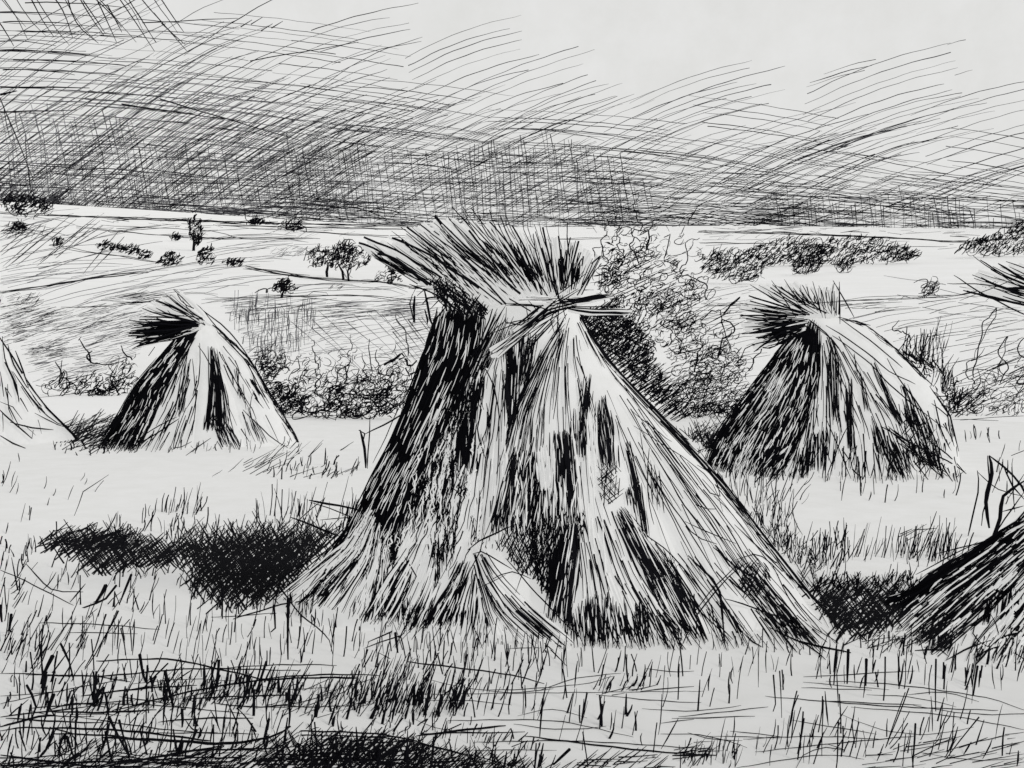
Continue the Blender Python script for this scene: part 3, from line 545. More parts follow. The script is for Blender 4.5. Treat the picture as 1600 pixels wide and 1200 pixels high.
# dark hatching along the bottom edge
C1 = [(425, 1160), (440, 1142), (520, 1148), (600, 1144), (690, 1168), (760, 1172), (850, 1200), (840, 1225), (400, 1225)]
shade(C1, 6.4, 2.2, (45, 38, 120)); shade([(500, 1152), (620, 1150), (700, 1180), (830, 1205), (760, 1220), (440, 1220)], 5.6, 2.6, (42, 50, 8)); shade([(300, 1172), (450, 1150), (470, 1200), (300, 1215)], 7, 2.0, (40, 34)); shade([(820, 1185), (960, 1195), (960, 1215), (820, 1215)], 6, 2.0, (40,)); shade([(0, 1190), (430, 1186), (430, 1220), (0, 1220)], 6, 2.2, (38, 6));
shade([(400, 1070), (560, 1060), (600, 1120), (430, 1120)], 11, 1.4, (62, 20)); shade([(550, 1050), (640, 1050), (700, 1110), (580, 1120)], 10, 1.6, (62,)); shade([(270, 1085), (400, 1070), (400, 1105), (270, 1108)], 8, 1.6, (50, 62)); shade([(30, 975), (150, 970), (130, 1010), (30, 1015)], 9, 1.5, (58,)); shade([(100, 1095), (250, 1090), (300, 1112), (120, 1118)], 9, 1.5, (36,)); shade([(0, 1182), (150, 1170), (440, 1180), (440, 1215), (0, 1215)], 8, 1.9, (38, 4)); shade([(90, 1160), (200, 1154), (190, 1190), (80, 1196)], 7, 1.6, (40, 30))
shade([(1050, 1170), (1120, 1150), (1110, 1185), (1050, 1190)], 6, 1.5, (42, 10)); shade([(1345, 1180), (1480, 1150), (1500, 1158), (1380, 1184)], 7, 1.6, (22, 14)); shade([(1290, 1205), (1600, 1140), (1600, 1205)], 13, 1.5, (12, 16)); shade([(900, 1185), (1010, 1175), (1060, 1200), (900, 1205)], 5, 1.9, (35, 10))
for a in ([(470, 1142), (600, 1148), (700, 1172), (820, 1200)], [(430, 1178), (560, 1186), (700, 1200)], [(0, 1196), (200, 1190), (420, 1204)], [(400, 1190), (500, 1186), (700, 1187)]):
    stroke(S, a, 2.4); stroke(S, [(x, y + 5 + G(2)) for x, y in a], 1.8)
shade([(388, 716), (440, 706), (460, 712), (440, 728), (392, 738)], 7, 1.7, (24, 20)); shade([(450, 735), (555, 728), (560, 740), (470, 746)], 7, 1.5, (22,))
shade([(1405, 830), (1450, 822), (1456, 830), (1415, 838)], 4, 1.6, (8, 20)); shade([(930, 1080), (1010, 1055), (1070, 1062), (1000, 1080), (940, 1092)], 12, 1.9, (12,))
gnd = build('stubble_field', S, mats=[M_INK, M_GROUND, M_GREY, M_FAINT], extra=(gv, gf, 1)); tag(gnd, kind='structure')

# standing and fallen stubble: uncountable
S = Strokes()
T = lambda poly, n, L=(14, 30), ang=82, aj=8, w=1.8, **k: ticks(S, poly, n, L, ang, aj, w, **k)
T([(0, 715), (60, 715), (90, 800), (0, 860)], 10, (18, 34), 85, 8, 1.4); T([(0, 760), (140, 740), (200, 760), (60, 800)], 8, (14, 50), 68, 6, 1.3)
T([(216, 820), (320, 808), (316, 790), (230, 798)], 34, (20, 52), 76, 8, 1.4); T([(380, 740), (460, 722), (555, 728), (560, 746), (460, 752)], 46, (12, 28), 72, 14, 1.8); T([(300, 752), (440, 712), (560, 700)], 14, (26, 50), 40, 6, 1.1)
T([(0, 850), (60, 860), (30, 900), (0, 900)], 20, (16, 36), 82, 14, 1.6); T([(40, 860), (540, 832), (530, 824), (180, 820), (60, 840)], 90, (14, 34), 78, 16, 1.6); T([(390, 822), (560, 815), (560, 795), (430, 800)], 44, (26, 60), 86, 10, 1.4)
T([(120, 895), (290, 893), (300, 950), (400, 965), (440, 950), (200, 905)], 40, (12, 30), 80, 12, 1.7); T([(0, 900), (240, 900), (240, 990), (0, 1000)], 46, (18, 60), 74, 14, 1.8); T([(0, 1000), (160, 1010), (130, 1040), (0, 1060)], 44, (26, 70), 70, 10, 1.7)
T([(150, 1000), (560, 990), (560, 1040), (150, 1050)], 80, (24, 60), 84, 10, 1.7); T([(240, 960), (430, 960), (430, 1000), (240, 1000)], 22, (30, 70), 86, 6, 1.6); T([(0, 1040), (430, 1060), (430, 1110), (0, 1120)], 110, (18, 52), 82, 14, 2.6); T([(0, 1060), (430, 1070), (430, 1190), (0, 1190)], 60, (24, 60), 84, 12, 3.4)
T([(390, 1075), (600, 1070), (760, 1090), (700, 1130), (420, 1110)], 190, (20, 60), 72, 8, 1.8); T([(400, 1080), (740, 1090), (740, 1140), (500, 1135)], 60, (16, 42), 84, 8, 3.6); T([(560, 1040), (640, 1040), (740, 1120), (560, 1120)], 90, (20, 60), 70, 8, 1.7)
T([(250, 1085), (400, 1060), (400, 1110), (260, 1112)], 60, (16, 40), 74, 10, 2.2); T([(0, 1150), (430, 1130), (430, 1200), (0, 1210)], 110, (20, 60), 80, 16, 2.2); T([(640, 1040), (850, 1060), (850, 1130), (720, 1120)], 64, (22, 60), 78, 12, 2.0)
T([(450, 1180), (860, 1190), (860, 1210), (450, 1215)], 60, (20, 56), 76, 10, 2.8); T([(560, 1010), (860, 1010), (890, 1040), (1330, 1030), (1330, 1060), (560, 1060)], 90, (24, 62), 86, 9, 1.6); T([(640, 1000), (860, 1000), (860, 1040), (640, 1040)], 50, (26, 60), 84, 10, 1.7)
T([(860, 1050), (1600, 1040), (1600, 1100), (880, 1110)], 52, (30, 80), 86, 6, 2.0); T([(860, 1110), (1600, 1110), (1600, 1200), (860, 1200)], 44, (26, 76), 80, 10, 2.0); T([(880, 1110), (980, 1110), (1000, 1150), (900, 1160)], 16, (30, 60), 84, 8, 3); T([(1060, 1180), (1150, 1170), (1150, 1200), (1060, 1205)], 36, (18, 50), 74, 10, 1.8)
T([(1180, 1150), (1560, 1140), (1560, 1190), (1180, 1195)], 46, (24, 60), 74, 10, 1.8); T([(900, 1085), (1060, 1080), (1050, 1066), (940, 1072)], 22, (16, 34), 66, 8, 2.0); T([(1290, 1040), (1600, 1030), (1600, 1080), (1300, 1080)], 42, (24, 56), 86, 8, 2.2); T([(1340, 1000), (1480, 1010), (1460, 1030), (1340, 1030)], 32, (16, 34), 84, 6, 1.8)
T([(1120, 740), (1175, 742), (1320, 900), (1250, 900), (1170, 810)], 120, (20, 60), 84, 12, 1.3); T([(1180, 800), (1290, 880), (1270, 910), (1190, 840)], 90, (10, 30), 80, 30, 1.3); T([(1290, 880), (1500, 880), (1480, 850), (1300, 870)], 70, (24, 70), 78, 9, 1.3); T([(1270, 930), (1440, 925), (1440, 905), (1270, 908)], 90, (12, 34), 76, 18, 1.6)
T([(1170, 745), (1260, 750), (1260, 790), (1180, 790)], 16, (24, 50), 66, 10, 1.4); T([(1280, 765), (1500, 770), (1500, 790), (1280, 790)], 14, (14, 40), 84, 6, 1.6); T([(1400, 860), (1520, 860), (1500, 880), (1420, 890)], 44, (20, 60), 78, 12, 1.5); T([(1490, 690), (1580, 670), (1570, 690), (1500, 700)], 9, (14, 26), 94, 6, 1.6)
T([(1265, 840), (1320, 850), (1320, 890), (1270, 890)], 40, (20, 46), 84, 16, 1.6); T([(80, 700), (180, 700), (180, 712), (90, 715)], 12, (8, 20), 90, 20, 2.0); T([(1060, 680), (1110, 680), (1130, 720), (1080, 690)], 40, (12, 34), 110, 20, 1.3); T([(440, 940), (620, 960), (640, 990), (450, 980)], 60, (16, 44), 86, 8, 1.8)
for _ in range(2): T([(0, 1040), (430, 1075), (430, 1190), (0, 1200)], 50, (24, 70), 78, 18, 1.8)
T([(440, 1140), (840, 1190), (840, 1160), (640, 1130)], 90, (10, 36), 60, 24, 1.9); T([(0, 880), (230, 890), (230, 1000), (0, 1000)], 40, (20, 60), 70, 16, 1.5); T([(430, 1150), (860, 1200), (430, 1210)], 50, (20, 60), 80, 12, 2.8)
for _ in range(30):
    x, y = U(-20, 420), U(1040, 1195); l = U(60, 200); stroke(S, arc(x, y, l, G(12), G(5)), U(1, 2.4), m_ground, 0, 'both')
for _ in range(16):
    x, y = U(640, 1450), U(1060, 1195); l = U(80, 220); stroke(S, arc(x, y, l, G(9) + 8, G(6)), U(.9, 1.5), m_ground, 0, 'both')
T([(560, 840), (1250, 840), (1150, 740), (640, 740)], 120, (20, 50), 82, 10, 1.5); T([(640, 690), (1100, 690), (1130, 730), (640, 730)], 50, (14, 34), 82, 10, 1.5)
T([(-420, 760), (0, 760), (0, 1000), (-420, 1000)], 110, (20, 54), 80, 12, 1.7); T([(-400, 1000), (0, 1000), (0, 1200), (-400, 1200)], 150, (24, 64), 80, 14, 2.2); T([(1600, 1040), (2000, 1040), (2000, 1200), (1600, 1200)], 90, (26, 70), 82, 8, 2.0); T([(1520, 690), (2050, 680), (2050, 800), (1560, 790)], 60, (16, 34), 84, 8, 1.5)
T([(1110, 735), (1500, 735), (1500, 752), (1110, 752)], 70, (12, 34), 86, 14, 1.5); T([(160, 700), (470, 695), (470, 708), (160, 710)], 40, (8, 24), 80, 22, 1.4); T([(430, 935), (640, 965), (900, 985), (1320, 1010), (1320, 1030), (640, 1000), (440, 955)], 110, (14, 44), 86, 14, 1.6)
def ln(pts, w=2, **k): stroke(S, pts, w, m_ground, 0, 'both', **k)
for pts, w_ in [([(150, 1033), (260, 1030), (340, 1045), (430, 1066)], 2.6), ([(40, 1054), (160, 1056), (300, 1045), (470, 1048)], 2), ([(180, 1110), (300, 1080), (420, 1062), (560, 1058)], 2.8), ([(60, 973), (160, 976), (250, 984)], 1.4), ([(105, 988), (215, 990)], 1.3), ([(0, 1136), (60, 1120), (90, 1118)], 3), ([(80, 1112), (160, 1113), (245, 1109)], 2.6),
               ([(75, 1137), (200, 1142), (330, 1158)], 3), ([(160, 1152), (280, 1158), (350, 1162), (420, 1152), (455, 1135)], 4), ([(80, 1146), (180, 1150), (240, 1160)], 2.4), ([(120, 1120), (260, 1140), (340, 1145)], 1.6), ([(150, 1200), (250, 1182), (350, 1165)], 3), ([(240, 1200), (350, 1166)], 3.2), ([(0, 1052), (90, 1054)], 1.4), ([(0, 1100), (80, 1082), (200, 1060)], 1.3), ([(0, 1088), (100, 1080)], 1.3), ([(0, 1120), (140, 1104)], 2.4), ([(100, 1100), (240, 1102), (390, 1116)], 1.5), ([(0, 1180), (160, 1200)], 3.2),
               ([(635, 1034), (720, 1044), (800, 1055), (850, 1068)], 2.2), ([(560, 1060), (500, 1058)], 2.6), ([(670, 1062), (760, 1078), (900, 1070), (960, 1056)], 1.2), ([(840, 1080), (900, 1060), (970, 1052)], 1.2), ([(650, 1085), (900, 1082), (1100, 1080)], 1.1), ([(650, 1150), (730, 1140), (790, 1134)], 3), ([(655, 1146), (820, 1144)], 2), ([(700, 1126), (860, 1126), (960, 1145), (990, 1152)], 1.4), ([(740, 1160), (900, 1158), (1100, 1170)], 1.6), ([(820, 1150), (1000, 1172), (1090, 1178)], 2.6), ([(730, 1172), (870, 1172)], 1.3),
               ([(570, 1012), (640, 988), (690, 970)], 2), ([(575, 1003), (600, 992), (655, 970)], 2.6), ([(790, 1014), (880, 1010)], 1.2), ([(365, 967), (440, 945), (500, 935)], 2.6), ([(330, 965), (430, 958)], 1.3), ([(1195, 1088), (1280, 1095), (1400, 1104), (1560, 1110)], 1.6), ([(1285, 1095), (1440, 1102)], 1.6), ([(1290, 1064), (1400, 1070), (1540, 1090), (1600, 1110)], 1.4), ([(1255, 1058), (1430, 1048)], 1.4), ([(1255, 1066), (1390, 1078)], 1.2), ([(1330, 1105), (1480, 1118), (1600, 1140)], 1.4),
               ([(1060, 1120), (1170, 1108), (1200, 1104)], 1.4), ([(1050, 1123), (1180, 1119)], 1.6), ([(1235, 1125), (1370, 1147)], 1.4), ([(1140, 1142), (1230, 1152)], 1.4), ([(1110, 1150), (1220, 1153)], 1.2), ([(1180, 1175), (1300, 1162), (1430, 1150)], 1.4), ([(1150, 1200), (1280, 1180), (1350, 1186)], 1.2), ([(1050, 1180), (1120, 1180)], 3), ([(1430, 1016), (1470, 1016), (1480, 1024)], 2.4), ([(40, 880), (80, 920), (130, 925)], 1.8), ([(0, 890), (40, 908), (115, 946)], 1.5), ([(1010, 1045), (1060, 1050), (1085, 1049)], 1.4), ([(1000, 1080), (1085, 1072)], 1.6), ([(1244, 1200), (1255, 1180), (1290, 1168), (1320, 1172), (1290, 1162)], 1.4), ([(1030, 1130), (1085, 1124)], 1.6)]:
    ln(pts, w_)
def up(pts, w=2): stroke(S, pts, w, m_up, 0, 'end')
for pts, w_ in [([(182, 915), (165, 935), (118, 955)], 3), ([(166, 915), (150, 940), (140, 945)], 5), ([(205, 898), (186, 946)], 3.4), ([(178, 948), (180, 925), (187, 946)], 3.5), ([(435, 915), (470, 960), (515, 1000), (520, 1040)], 2.4), ([(450, 935), (450, 1038)], 4), ([(428, 945), (430, 982), (418, 992)], 3), ([(422, 960), (432, 958)], 2.2), ([(165, 960), (148, 1015), (125, 1055)], 2.2), ([(185, 955), (150, 1020), (122, 1060)], 2.2), ([(95, 1005), (108, 1035), (116, 1070)], 3), ([(82, 1025), (68, 1055), (62, 1075)], 5), ([(218, 1022), (224, 1062)], 4), ([(230, 1040), (228, 1140)], 2.6), ([(258, 1048), (272, 1110)], 4.5), ([(262, 1036), (215, 1085)], 2.6), ([(344, 1055), (325, 1100)], 4), ([(450, 1080), (452, 1135), (430, 1145)], 3.5), ([(170, 1120), (200, 1180), (205, 1200)], 3.6), ([(186, 1125), (205, 1190)], 3), ([(42, 1070), (56, 1105), (40, 1135)], 3), ([(84, 1085), (68, 1130)], 4), ([(18, 960), (14, 985), (22, 990)], 4), ([(0, 945), (3, 975)], 4),
               ([(105, 1150), (120, 1200)], 3), ([(118, 1125), (118, 1200)], 3), ([(130, 768), (170, 742)], 1.3), ([(130, 768), (115, 808)], 1.3), ([(618, 988), (622, 1024)], 4), ([(626, 995), (632, 1038), (590, 1020), (585, 1035)], 2), ([(575, 1015), (565, 1045)], 2.4), ([(848, 1092), (843, 1158)], 3), ([(1090, 1110), (1094, 1062)], 3), ([(890, 1170), (860, 1200)], 4), ([(1310, 1128), (1306, 1204), (1290, 1250)], 2.2), ([(1420, 1075), (1382, 1175)], 1.8), ([(1414, 1082), (1380, 1178)], 1.6), ([(1286, 1093), (1284, 1190)], 1.8), ([(1245, 1080), (1234, 1130), (1225, 1186)], 2), ([(1252, 1105), (1226, 1186)], 1.6), ([(1208, 1055), (1212, 1100), (1205, 1120)], 2.4), ([(1218, 1048), (1222, 1128)], 1.8), ([(1430, 1130), (1426, 1206)], 3), ([(1308, 1015), (1302, 1076)], 3), ([(1325, 1015), (1324, 1072)], 4), ([(1354, 1030), (1352, 1075)], 4), ([(1462, 1030), (1462, 1120)], 2.4), ([(1528, 1040), (1520, 1090)], 3), ([(1530, 1120), (1470, 1195)], 2)]:
    up(pts, w_)
st = build('stubble', S); tag(st, 'short dark standing stubble and fallen stalks scattered over the pale field', 'stubble', kind='stuff')
st['label'] = 'short dark cut stubble and loose stalks scattered over the pale field'
# dead weeds ------------------------------------------------------
def weed(label, bx, by, lines, group=None, leaves=()):
    h = ground_hit(bx, by); t = thing('dead_weed', label, 'weed', h, group)
    S = Strokes()
    for pts, w_ in lines: stroke(S, pts, w_, m_depth(h.y), 0, 'both')
    build('stem', S, t)
    if leaves:
        S = Strokes()
        for pts, w_ in leaves: stroke(S, pts, w_, m_depth(h.y - .02), 0, 'both')
        build('withered_leaf', S, t)
weed('broken black weed stalk left of the big stack, bent over at its top', 574, 735, [([(563, 672), (569, 700), (572, 732)], 4), ([(561, 672), (570, 678), (566, 695)], 2.6), ([(578, 650), (577, 676), (574, 732)], 2), ([(570, 678), (600, 664), (640, 640)], 2.4)], 'dead weeds')
weed('black branching dead weed standing behind the right-hand stack', 1570, 840, [([(1545, 712), (1550, 740), (1540, 785), (1546, 825)], 5), ([(1543, 712), (1546, 760), (1536, 800), (1534, 822)], 2.4), ([(1527, 735), (1528, 770), (1512, 838)], 2.2), ([(1545, 712), (1570, 730), (1596, 760), (1610, 790)], 3), ([(1600, 752), (1568, 775), (1562, 810), (1548, 850)], 4.5), ([(1600, 770), (1570, 810), (1555, 838)], 2), ([(1566, 722), (1582, 760), (1600, 780)], 2.4), ([(1527, 737), (1560, 765), (1600, 775)], 1.4), ([(1550, 770), (1566, 730)], 1.6), ([(1580, 712), (1600, 704)], 2.4), ([(1580, 730), (1586, 800)], 1.6), ([(1600, 740), (1575, 780)], 1.6), ([(1565, 800), (1600, 790)], 1.8), ([(1570, 830), (1600, 800)], 1.8), ([(1600, 830), (1560, 860)], 1.8)], 'dead weeds')
# ================================================================== STRAW STACKS
class Stack:
    """straw stack: sheaves leaned together round a core (each sheaf one mesh part), a splayed head of straw ends and a twisted tie"""
    def __init__(s, label, rows, d0, kd, cuts, group='straw stacks standing in the field', amp=.07, rear=4, seed=1):
        random.seed(seed); s.d0 = d0; s.rows = rows
        s.kd = kd
        xb = (rows[-1][1] + rows[-1][2]) / 2
        g = at(xb, 600, d0); s.base = Vector((g.x, d0, 0)); s.t = thing('straw_stack', label, 'straw stack', s.base, group)
        # sector limits (radians, 0 = towards the camera, positive = right)
        rest = 2 * math.pi - (cuts[-1] - cuts[0]); s.cuts = list(cuts) + [cuts[-1] + rest * (i + 1) / rear for i in range(rear)]
        s.ns = len(s.cuts) - 1; s.S = [Strokes() for _ in range(s.ns)]; s.cur = None
        K = 12; V = []; FF = [[] for _ in range(s.ns)]; nr = len(rows) * 5 - 4
        ang = []
        for i in range(s.ns):
            for k in range(K): ang.append((i, k / K, s.cuts[i] + (s.cuts[i + 1] - s.cuts[i]) * k / K))
        s.cen = []
        for j in range(nr):
            a = j / 5; i0 = min(int(a), len(rows) - 2); u = a - i0
            py, xl, xr = [rows[i0][q] * (1 - u) + rows[i0 + 1][q] * u for q in range(3)]
            L, Rr = at(xl, py, d0), at(xr, py, d0); c = (L + Rr) / 2; rx = (Rr.x - L.x) / 2; tt = j / (nr - 1)
            z = max(c.z, 0.0) if j < nr - 1 else -.01; ry = rx * kd; s.cen.append((z, c.x))
            for (i, t_, an) in ang:
                bl = 1 - amp * (1.15 - abs(math.sin(math.pi * t_)) ** .6) * min(1, tt * 2.2) + .012 * math.sin(an * 23 + j * .3) * tt
                V.append((c.x + rx * bl * math.sin(an), d0 - ry * bl * math.cos(an), z))
        n = len(ang); s.V = V; allf = []
        for j in range(nr - 1):
            for q in range(n):
                q2 = (q + 1) % n; f = (j * n + q, j * n + q2, (j + 1) * n + q2, (j + 1) * n + q); FF[ang[q][0]].append(f); allf.append(f)
        V.append((s.cen[0][1], d0, s.cen[0][0] + .02)); top = len(V) - 1
        for q in range(n): f = (q, (q + 1) % n, top); FF[ang[q][0]].append(f)
        s.FF = FF; s.bvh = BVHTree.FromPolygons(V, [f for g_ in FF for f in g_])
    def sector(s, p):
        z = p[2]; cx = min(s.cen, key=lambda c: abs(c[0] - z))[1]
        a = math.atan2(p[0] - cx, s.d0 - p[1] + 1e-6)
        if p[1] > s.d0 - .02 and abs(p[1] - s.d0) < .12: a = math.copysign(1.5, p[0] - cx)
        for i in range(s.ns):
            lo, hi = s.cuts[i], s.cuts[i + 1]
            for k in (0, 2 * math.pi):
                if lo <= a + k < hi: return i
        return 0
    def tube(s, P, rad, mat=0):
        i = s.cur if s.cur is not None else s.sector(P[len(P) // 2]); s.S[i].tube(P, rad, mat)
    def m(s, off=.004):
        def f(pts):
            out = []
            for p in pts:
                v = ray(*p).normalized(); h = s.bvh.ray_cast(CAM, v)[0]
                if h is not None: out.append((h - v * off, True))
                else:
                    g = ground_hit(*p); d = s.d0 if g is None else min(s.d0, g.y); out.append((at(p[0], p[1], d) - v * off, False))
            return [o[0] for o in out]
        return f
    def rear(s, n=500):
        for _ in range(n):
            i = random.randrange(len(s.FF)); 
            if s.cuts[i] < 1.5: continue
            an = U(s.cuts[i], s.cuts[i + 1]); t0 = U(0, .9); t1 = min(1, t0 + U(.1, .4)); nr = len(s.cen); pts = []
            for k in range(4):
                j = min(nr - 1, int((t0 + (t1 - t0) * k / 3) * (nr - 1))); z, cx = s.cen[j]
                r0 = s.rows; jj = j / 5; i0 = min(int(jj), len(r0) - 2); u = jj - i0
                xl = r0[i0][1] * (1 - u) + r0[i0 + 1][1] * u; xr = r0[i0][2] * (1 - u) + r0[i0 + 1][2] * u
                rx = (xr - xl) / 2 / F * s.d0 * 1.01; pts.append((cx + rx * math.sin(an), s.d0 - rx * s.kd * math.cos(an), z))
            s.S[i].tube(pts, [s.d0 / F * U(.7, 1.6)] * 4, 0 if R() < .8 else 1)
    def finish(s):
        for i in range(s.ns):
            vid = {}; ev = []; ef = []
            for f in s.FF[i]:
                g = []
                for a in f:
                    if a not in vid: vid[a] = len(ev); ev.append(s.V[a])
                    g.append(vid[a])
                ef.append(tuple(g))
            build('sheaf', s.S[i], s.t, extra=(ev, ef, 1))
def m_fan(d_base, tipd):                       # depth runs from the tie to the straw's own tip
    def f(pts):
        n = len(pts); return [at(p[0], p[1], d_base + tipd * (i / max(1, n - 1))) for i, p in enumerate(pts)]
    return f
FANK = [.33]
def fan(S, base, tips, n, wht=0, w=2.0, d=5.0, tipspread=.25, ln=(.6, 1.0), start=(0, .35), jit=2.5, bow=5, whw=6, short=1.0, off=0.0):
    """straw ends from a base line to a tip line; wht white ones behind, n inked ones in front"""
    for k in range(wht):
        q = (k + R()) / wht; b = pl_at(base, q); e = pl_at(tips, min(1, max(0, q + G(.02)))); l = U(.78, .98) * short
        pts = arc(b[0], b[1], (e[0] - b[0]) * l, (e[1] - b[1]) * l, G(2)); dd = G(tipspread * .5)
        stroke(S, pts, whw * U(.7, 1.2), m_fan(d + .02, abs(dd) + .01), 1, 'none')
    n = int(n * FANK[0] * 1.15); w = 1.25 + (w - 1.35) * .3
    for k in range(n):
        q = (k + R()) / n; b = pl_at(base, q); e = pl_at(tips, min(1, max(0, q + G(.025)))); s0 = U(*start); l = U(*ln) * short
        if s0 > l - .1: s0 = max(0, l - .3)
        dx, dy = e[0] - b[0], e[1] - b[1]; pts = arc(b[0] + dx * s0 + G(jit), b[1] + dy * s0 + G(jit * .5), dx * (l - s0), dy * (l - s0), bow * U(-.3, 1))
        stroke(S, pts, w * U(.6, 1.5), m_fan(d - off, G(tipspread * .15) - .015), 0, random.choice(('end', 'both', 'none')))

# ---------------------------------------------------------------- the big stack
K1 = Stack('largest straw stack, front and centre, with a broad splayed head of straw', [(476, 700, 905), (500, 680, 908), (560, 664, 946), (640, 634, 1022), (740, 590, 1120), (840, 534, 1196), (900, 492, 1244), (960, 462, 1290)], 5.95, .52, [-1.57, -.72, -.12, .62, 1.57], amp=.09, seed=11)
def edge(S, pl, n, L, w, mp, jit=2.2):
    for _ in range(n):
        t = U(0, .97); a = pl_at(pl, t); b = pl_at(pl, min(1, t + .04)); d = math.hypot(b[0] - a[0], b[1] - a[1]) or 1; ux, uy = (b[0] - a[0]) / d, (b[1] - a[1]) / d
        l = U(*L) ; th = G(.05); vx, vy = ux * math.cos(th) - uy * math.sin(th), ux * math.sin(th) + uy * math.cos(th); x, y = a[0] + G(jit) + jit * .5 * -abs(G(1)) * 0, a[1] + G(jit)
        e = pl_at(pl, min(1, t + l / 620)); x1, y1 = (x + vx * l + e[0]) / 2, (y + vy * l + e[1]) / 2
        stroke(S, [(x, y), ((x + x1) / 2 + G(1), (y + y1) / 2 + G(1)), (x1, y1)], w * U(.6, 1.3), mp, 0, 'both')
m1 = K1.m(.006); mw = K1.m(.014); mt = K1.m(.020)
def b1(Lg, Rg, n, t=(0, 1), ln=(.12, .3), w=2.2, **k): band(K1, Lg, Rg, int(n * .95), t, (ln[0] * .9, ln[1] * 1.2), min(1.85, w * .75), m1, 0, taper='both', **dict(dict(jit=3.4, s=(-.12, 1.12)), **k))
def w1(Lg, Rg, n, t=(0, 1), ln=(.1, .3), w=2.2, **k): band(K1, Lg, Rg, n, t, ln, w, mw, 1, **k)
def t1(Lg, Rg, n, t=(0, 1), ln=(.1, .3), w=1.8, **k): band(K1, Lg, Rg, int(n * .48), t, (ln[0] * .8, ln[1] * 1.2), min(2.0, w * .85), mt, 0, **k)
md = K1.m(.017); mx = K1.m(.024)
def d1(Lg, Rg, n, t=(0, 1), ln=(.12, .3), w=2.2, **k): band(K1, Lg, Rg, int(n * 1.15), t, (ln[0] * .8, ln[1] * 1.2), min(1.9, w * .75), md, 0, taper='both', **dict(dict(jit=3.4, s=(-.12, 1.12)), **k))  # dense black strokes, mostly inking the shaded gaps between sheaves
def w2(Lg, Rg, n, t=(0, 1), ln=(.1, .3), w=2.2, **k): band(K1, Lg, Rg, n, t, ln, w * .8, mx, 1, taper='both', **k)
def l1(pts, w=2, mp=mt, taper='both'): stroke(K1, pts, w, mp, 0, taper)
# left sheaf in shade
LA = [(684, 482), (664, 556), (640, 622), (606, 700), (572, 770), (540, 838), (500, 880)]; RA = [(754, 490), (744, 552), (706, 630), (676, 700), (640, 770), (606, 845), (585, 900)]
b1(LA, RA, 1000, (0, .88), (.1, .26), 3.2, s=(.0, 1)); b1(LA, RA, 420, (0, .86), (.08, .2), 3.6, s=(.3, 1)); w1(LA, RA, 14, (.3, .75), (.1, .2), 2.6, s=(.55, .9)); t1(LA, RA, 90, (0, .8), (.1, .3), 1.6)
# white diagonal straws right of it
LB = [(782, 486), (748, 560), (716, 640), (680, 710), (650, 780), (620, 850), (570, 930)]; RB = [(800, 500), (772, 560), (744, 620), (716, 690), (690, 760), (664, 830), (620, 930)]
b1(LB, RB, 120, (.25, .8), (.06, .2), 2.2); b1(LB, RB, 60, (0, .4), (.1, .3), 1.8); w1(LB, RB, 80, (.2, .85), (.1, .25), 3.4); t1(LB, RB, 34, (0, .9), (.1, .25), 1.8)
l1([(790, 478), (770, 510), (742, 552), (712, 590), (700, 640)], 2.6); l1([(762, 490), (770, 480), (764, 500), (752, 530), (742, 556)], 2.4); l1([(790, 500), (760, 530), (720, 600), (660, 680)], 2)
# tie-side neck, front
for q in [[(786, 476), (830, 478), (846, 482)], [(792, 480), (790, 504), (814, 508), (826, 500)], [(822, 478), (826, 500), (820, 520)], [(788, 506), (818, 500)], [(760, 548), (800, 525), (840, 500), (880, 470)], [(745, 566), (790, 530), (830, 515)], [(770, 520), (840, 492), (868, 470)]]: l1(q, 1.9)
# shaded gaps under the tie, inked black
d1([(788, 520), (792, 580), (794, 660)], [(806, 520), (806, 580), (802, 660)], 80, ln=(.2, .5), w=3.2); d1([(808, 520), (806, 560), (806, 600)], [(836, 518), (830, 560), (818, 600)], 70, ln=(.2, .5), w=3); b1([(776, 610), (778, 680)], [(796, 610), (792, 690)], 26, ln=(.2, .5), w=2)
w2([(796, 530), (800, 650)], [(810, 530), (806, 640)], 6, ln=(.2, .4), w=2)
b1([(800, 520), (850, 480)], [(830, 560), (880, 500)], 18, ln=(.4, .9), w=2.2)
# ragged middle sheaf
LC = [(742, 566), (712, 640), (690, 720), (664, 800), (630, 870), (600, 950)]; RC = [(790, 560), (788, 640), (776, 730), (764, 820), (745, 880), (700, 960)]
b1(LC, RC, 70, (.08, .75), (.08, .2), 2.4, wig=1.6); w1(LC, RC, 60, (.15, .8), (.06, .18), 3.2, wig=1.4); t1(LC, RC, 44, (.05, .85), (.08, .22), 1.9, wig=1.6)
d1([(718, 600), (712, 660), (712, 728)], [(752, 590), (740, 650), (734, 728)], 110, ln=(.2, .5), w=3.4); d1([(692, 636), (672, 690), (664, 740)], [(712, 640), (700, 700), (694, 740)], 40, ln=(.2, .5), w=2.4, wig=1)
d1([(642, 740), (634, 800)], [(692, 740), (684, 815)], 90, ln=(.2, .5), w=3.4); d1([(668, 700), (676, 770)], [(728, 720), (722, 780)], 46, ln=(.2, .5), w=2.8, wig=1.5); d1([(595, 790), (580, 880)], [(636, 790), (612, 880)], 110, ln=(.2, .5), w=3.4)
d1([(694, 780), (690, 880)], [(716, 780), (706, 880)], 36, ln=(.2, .5), w=2.4, wig=1); d1([(672, 830), (682, 905)], [(686, 830), (690, 905)], 22, ln=(.2, .5), w=2.6); w2([(600, 790), (590, 880)], [(700, 750), (690, 850)], 20, ln=(.15, .4), w=2.4, wig=1.4)
d1([(720, 880), (700, 920), (668, 972)], [(736, 876), (722, 920), (704, 972)], 70, ln=(.2, .6), w=3.6); d1([(740, 890), (724, 975)], [(752, 900), (742, 975)], 20, ln=(.2, .6), w=2.6)
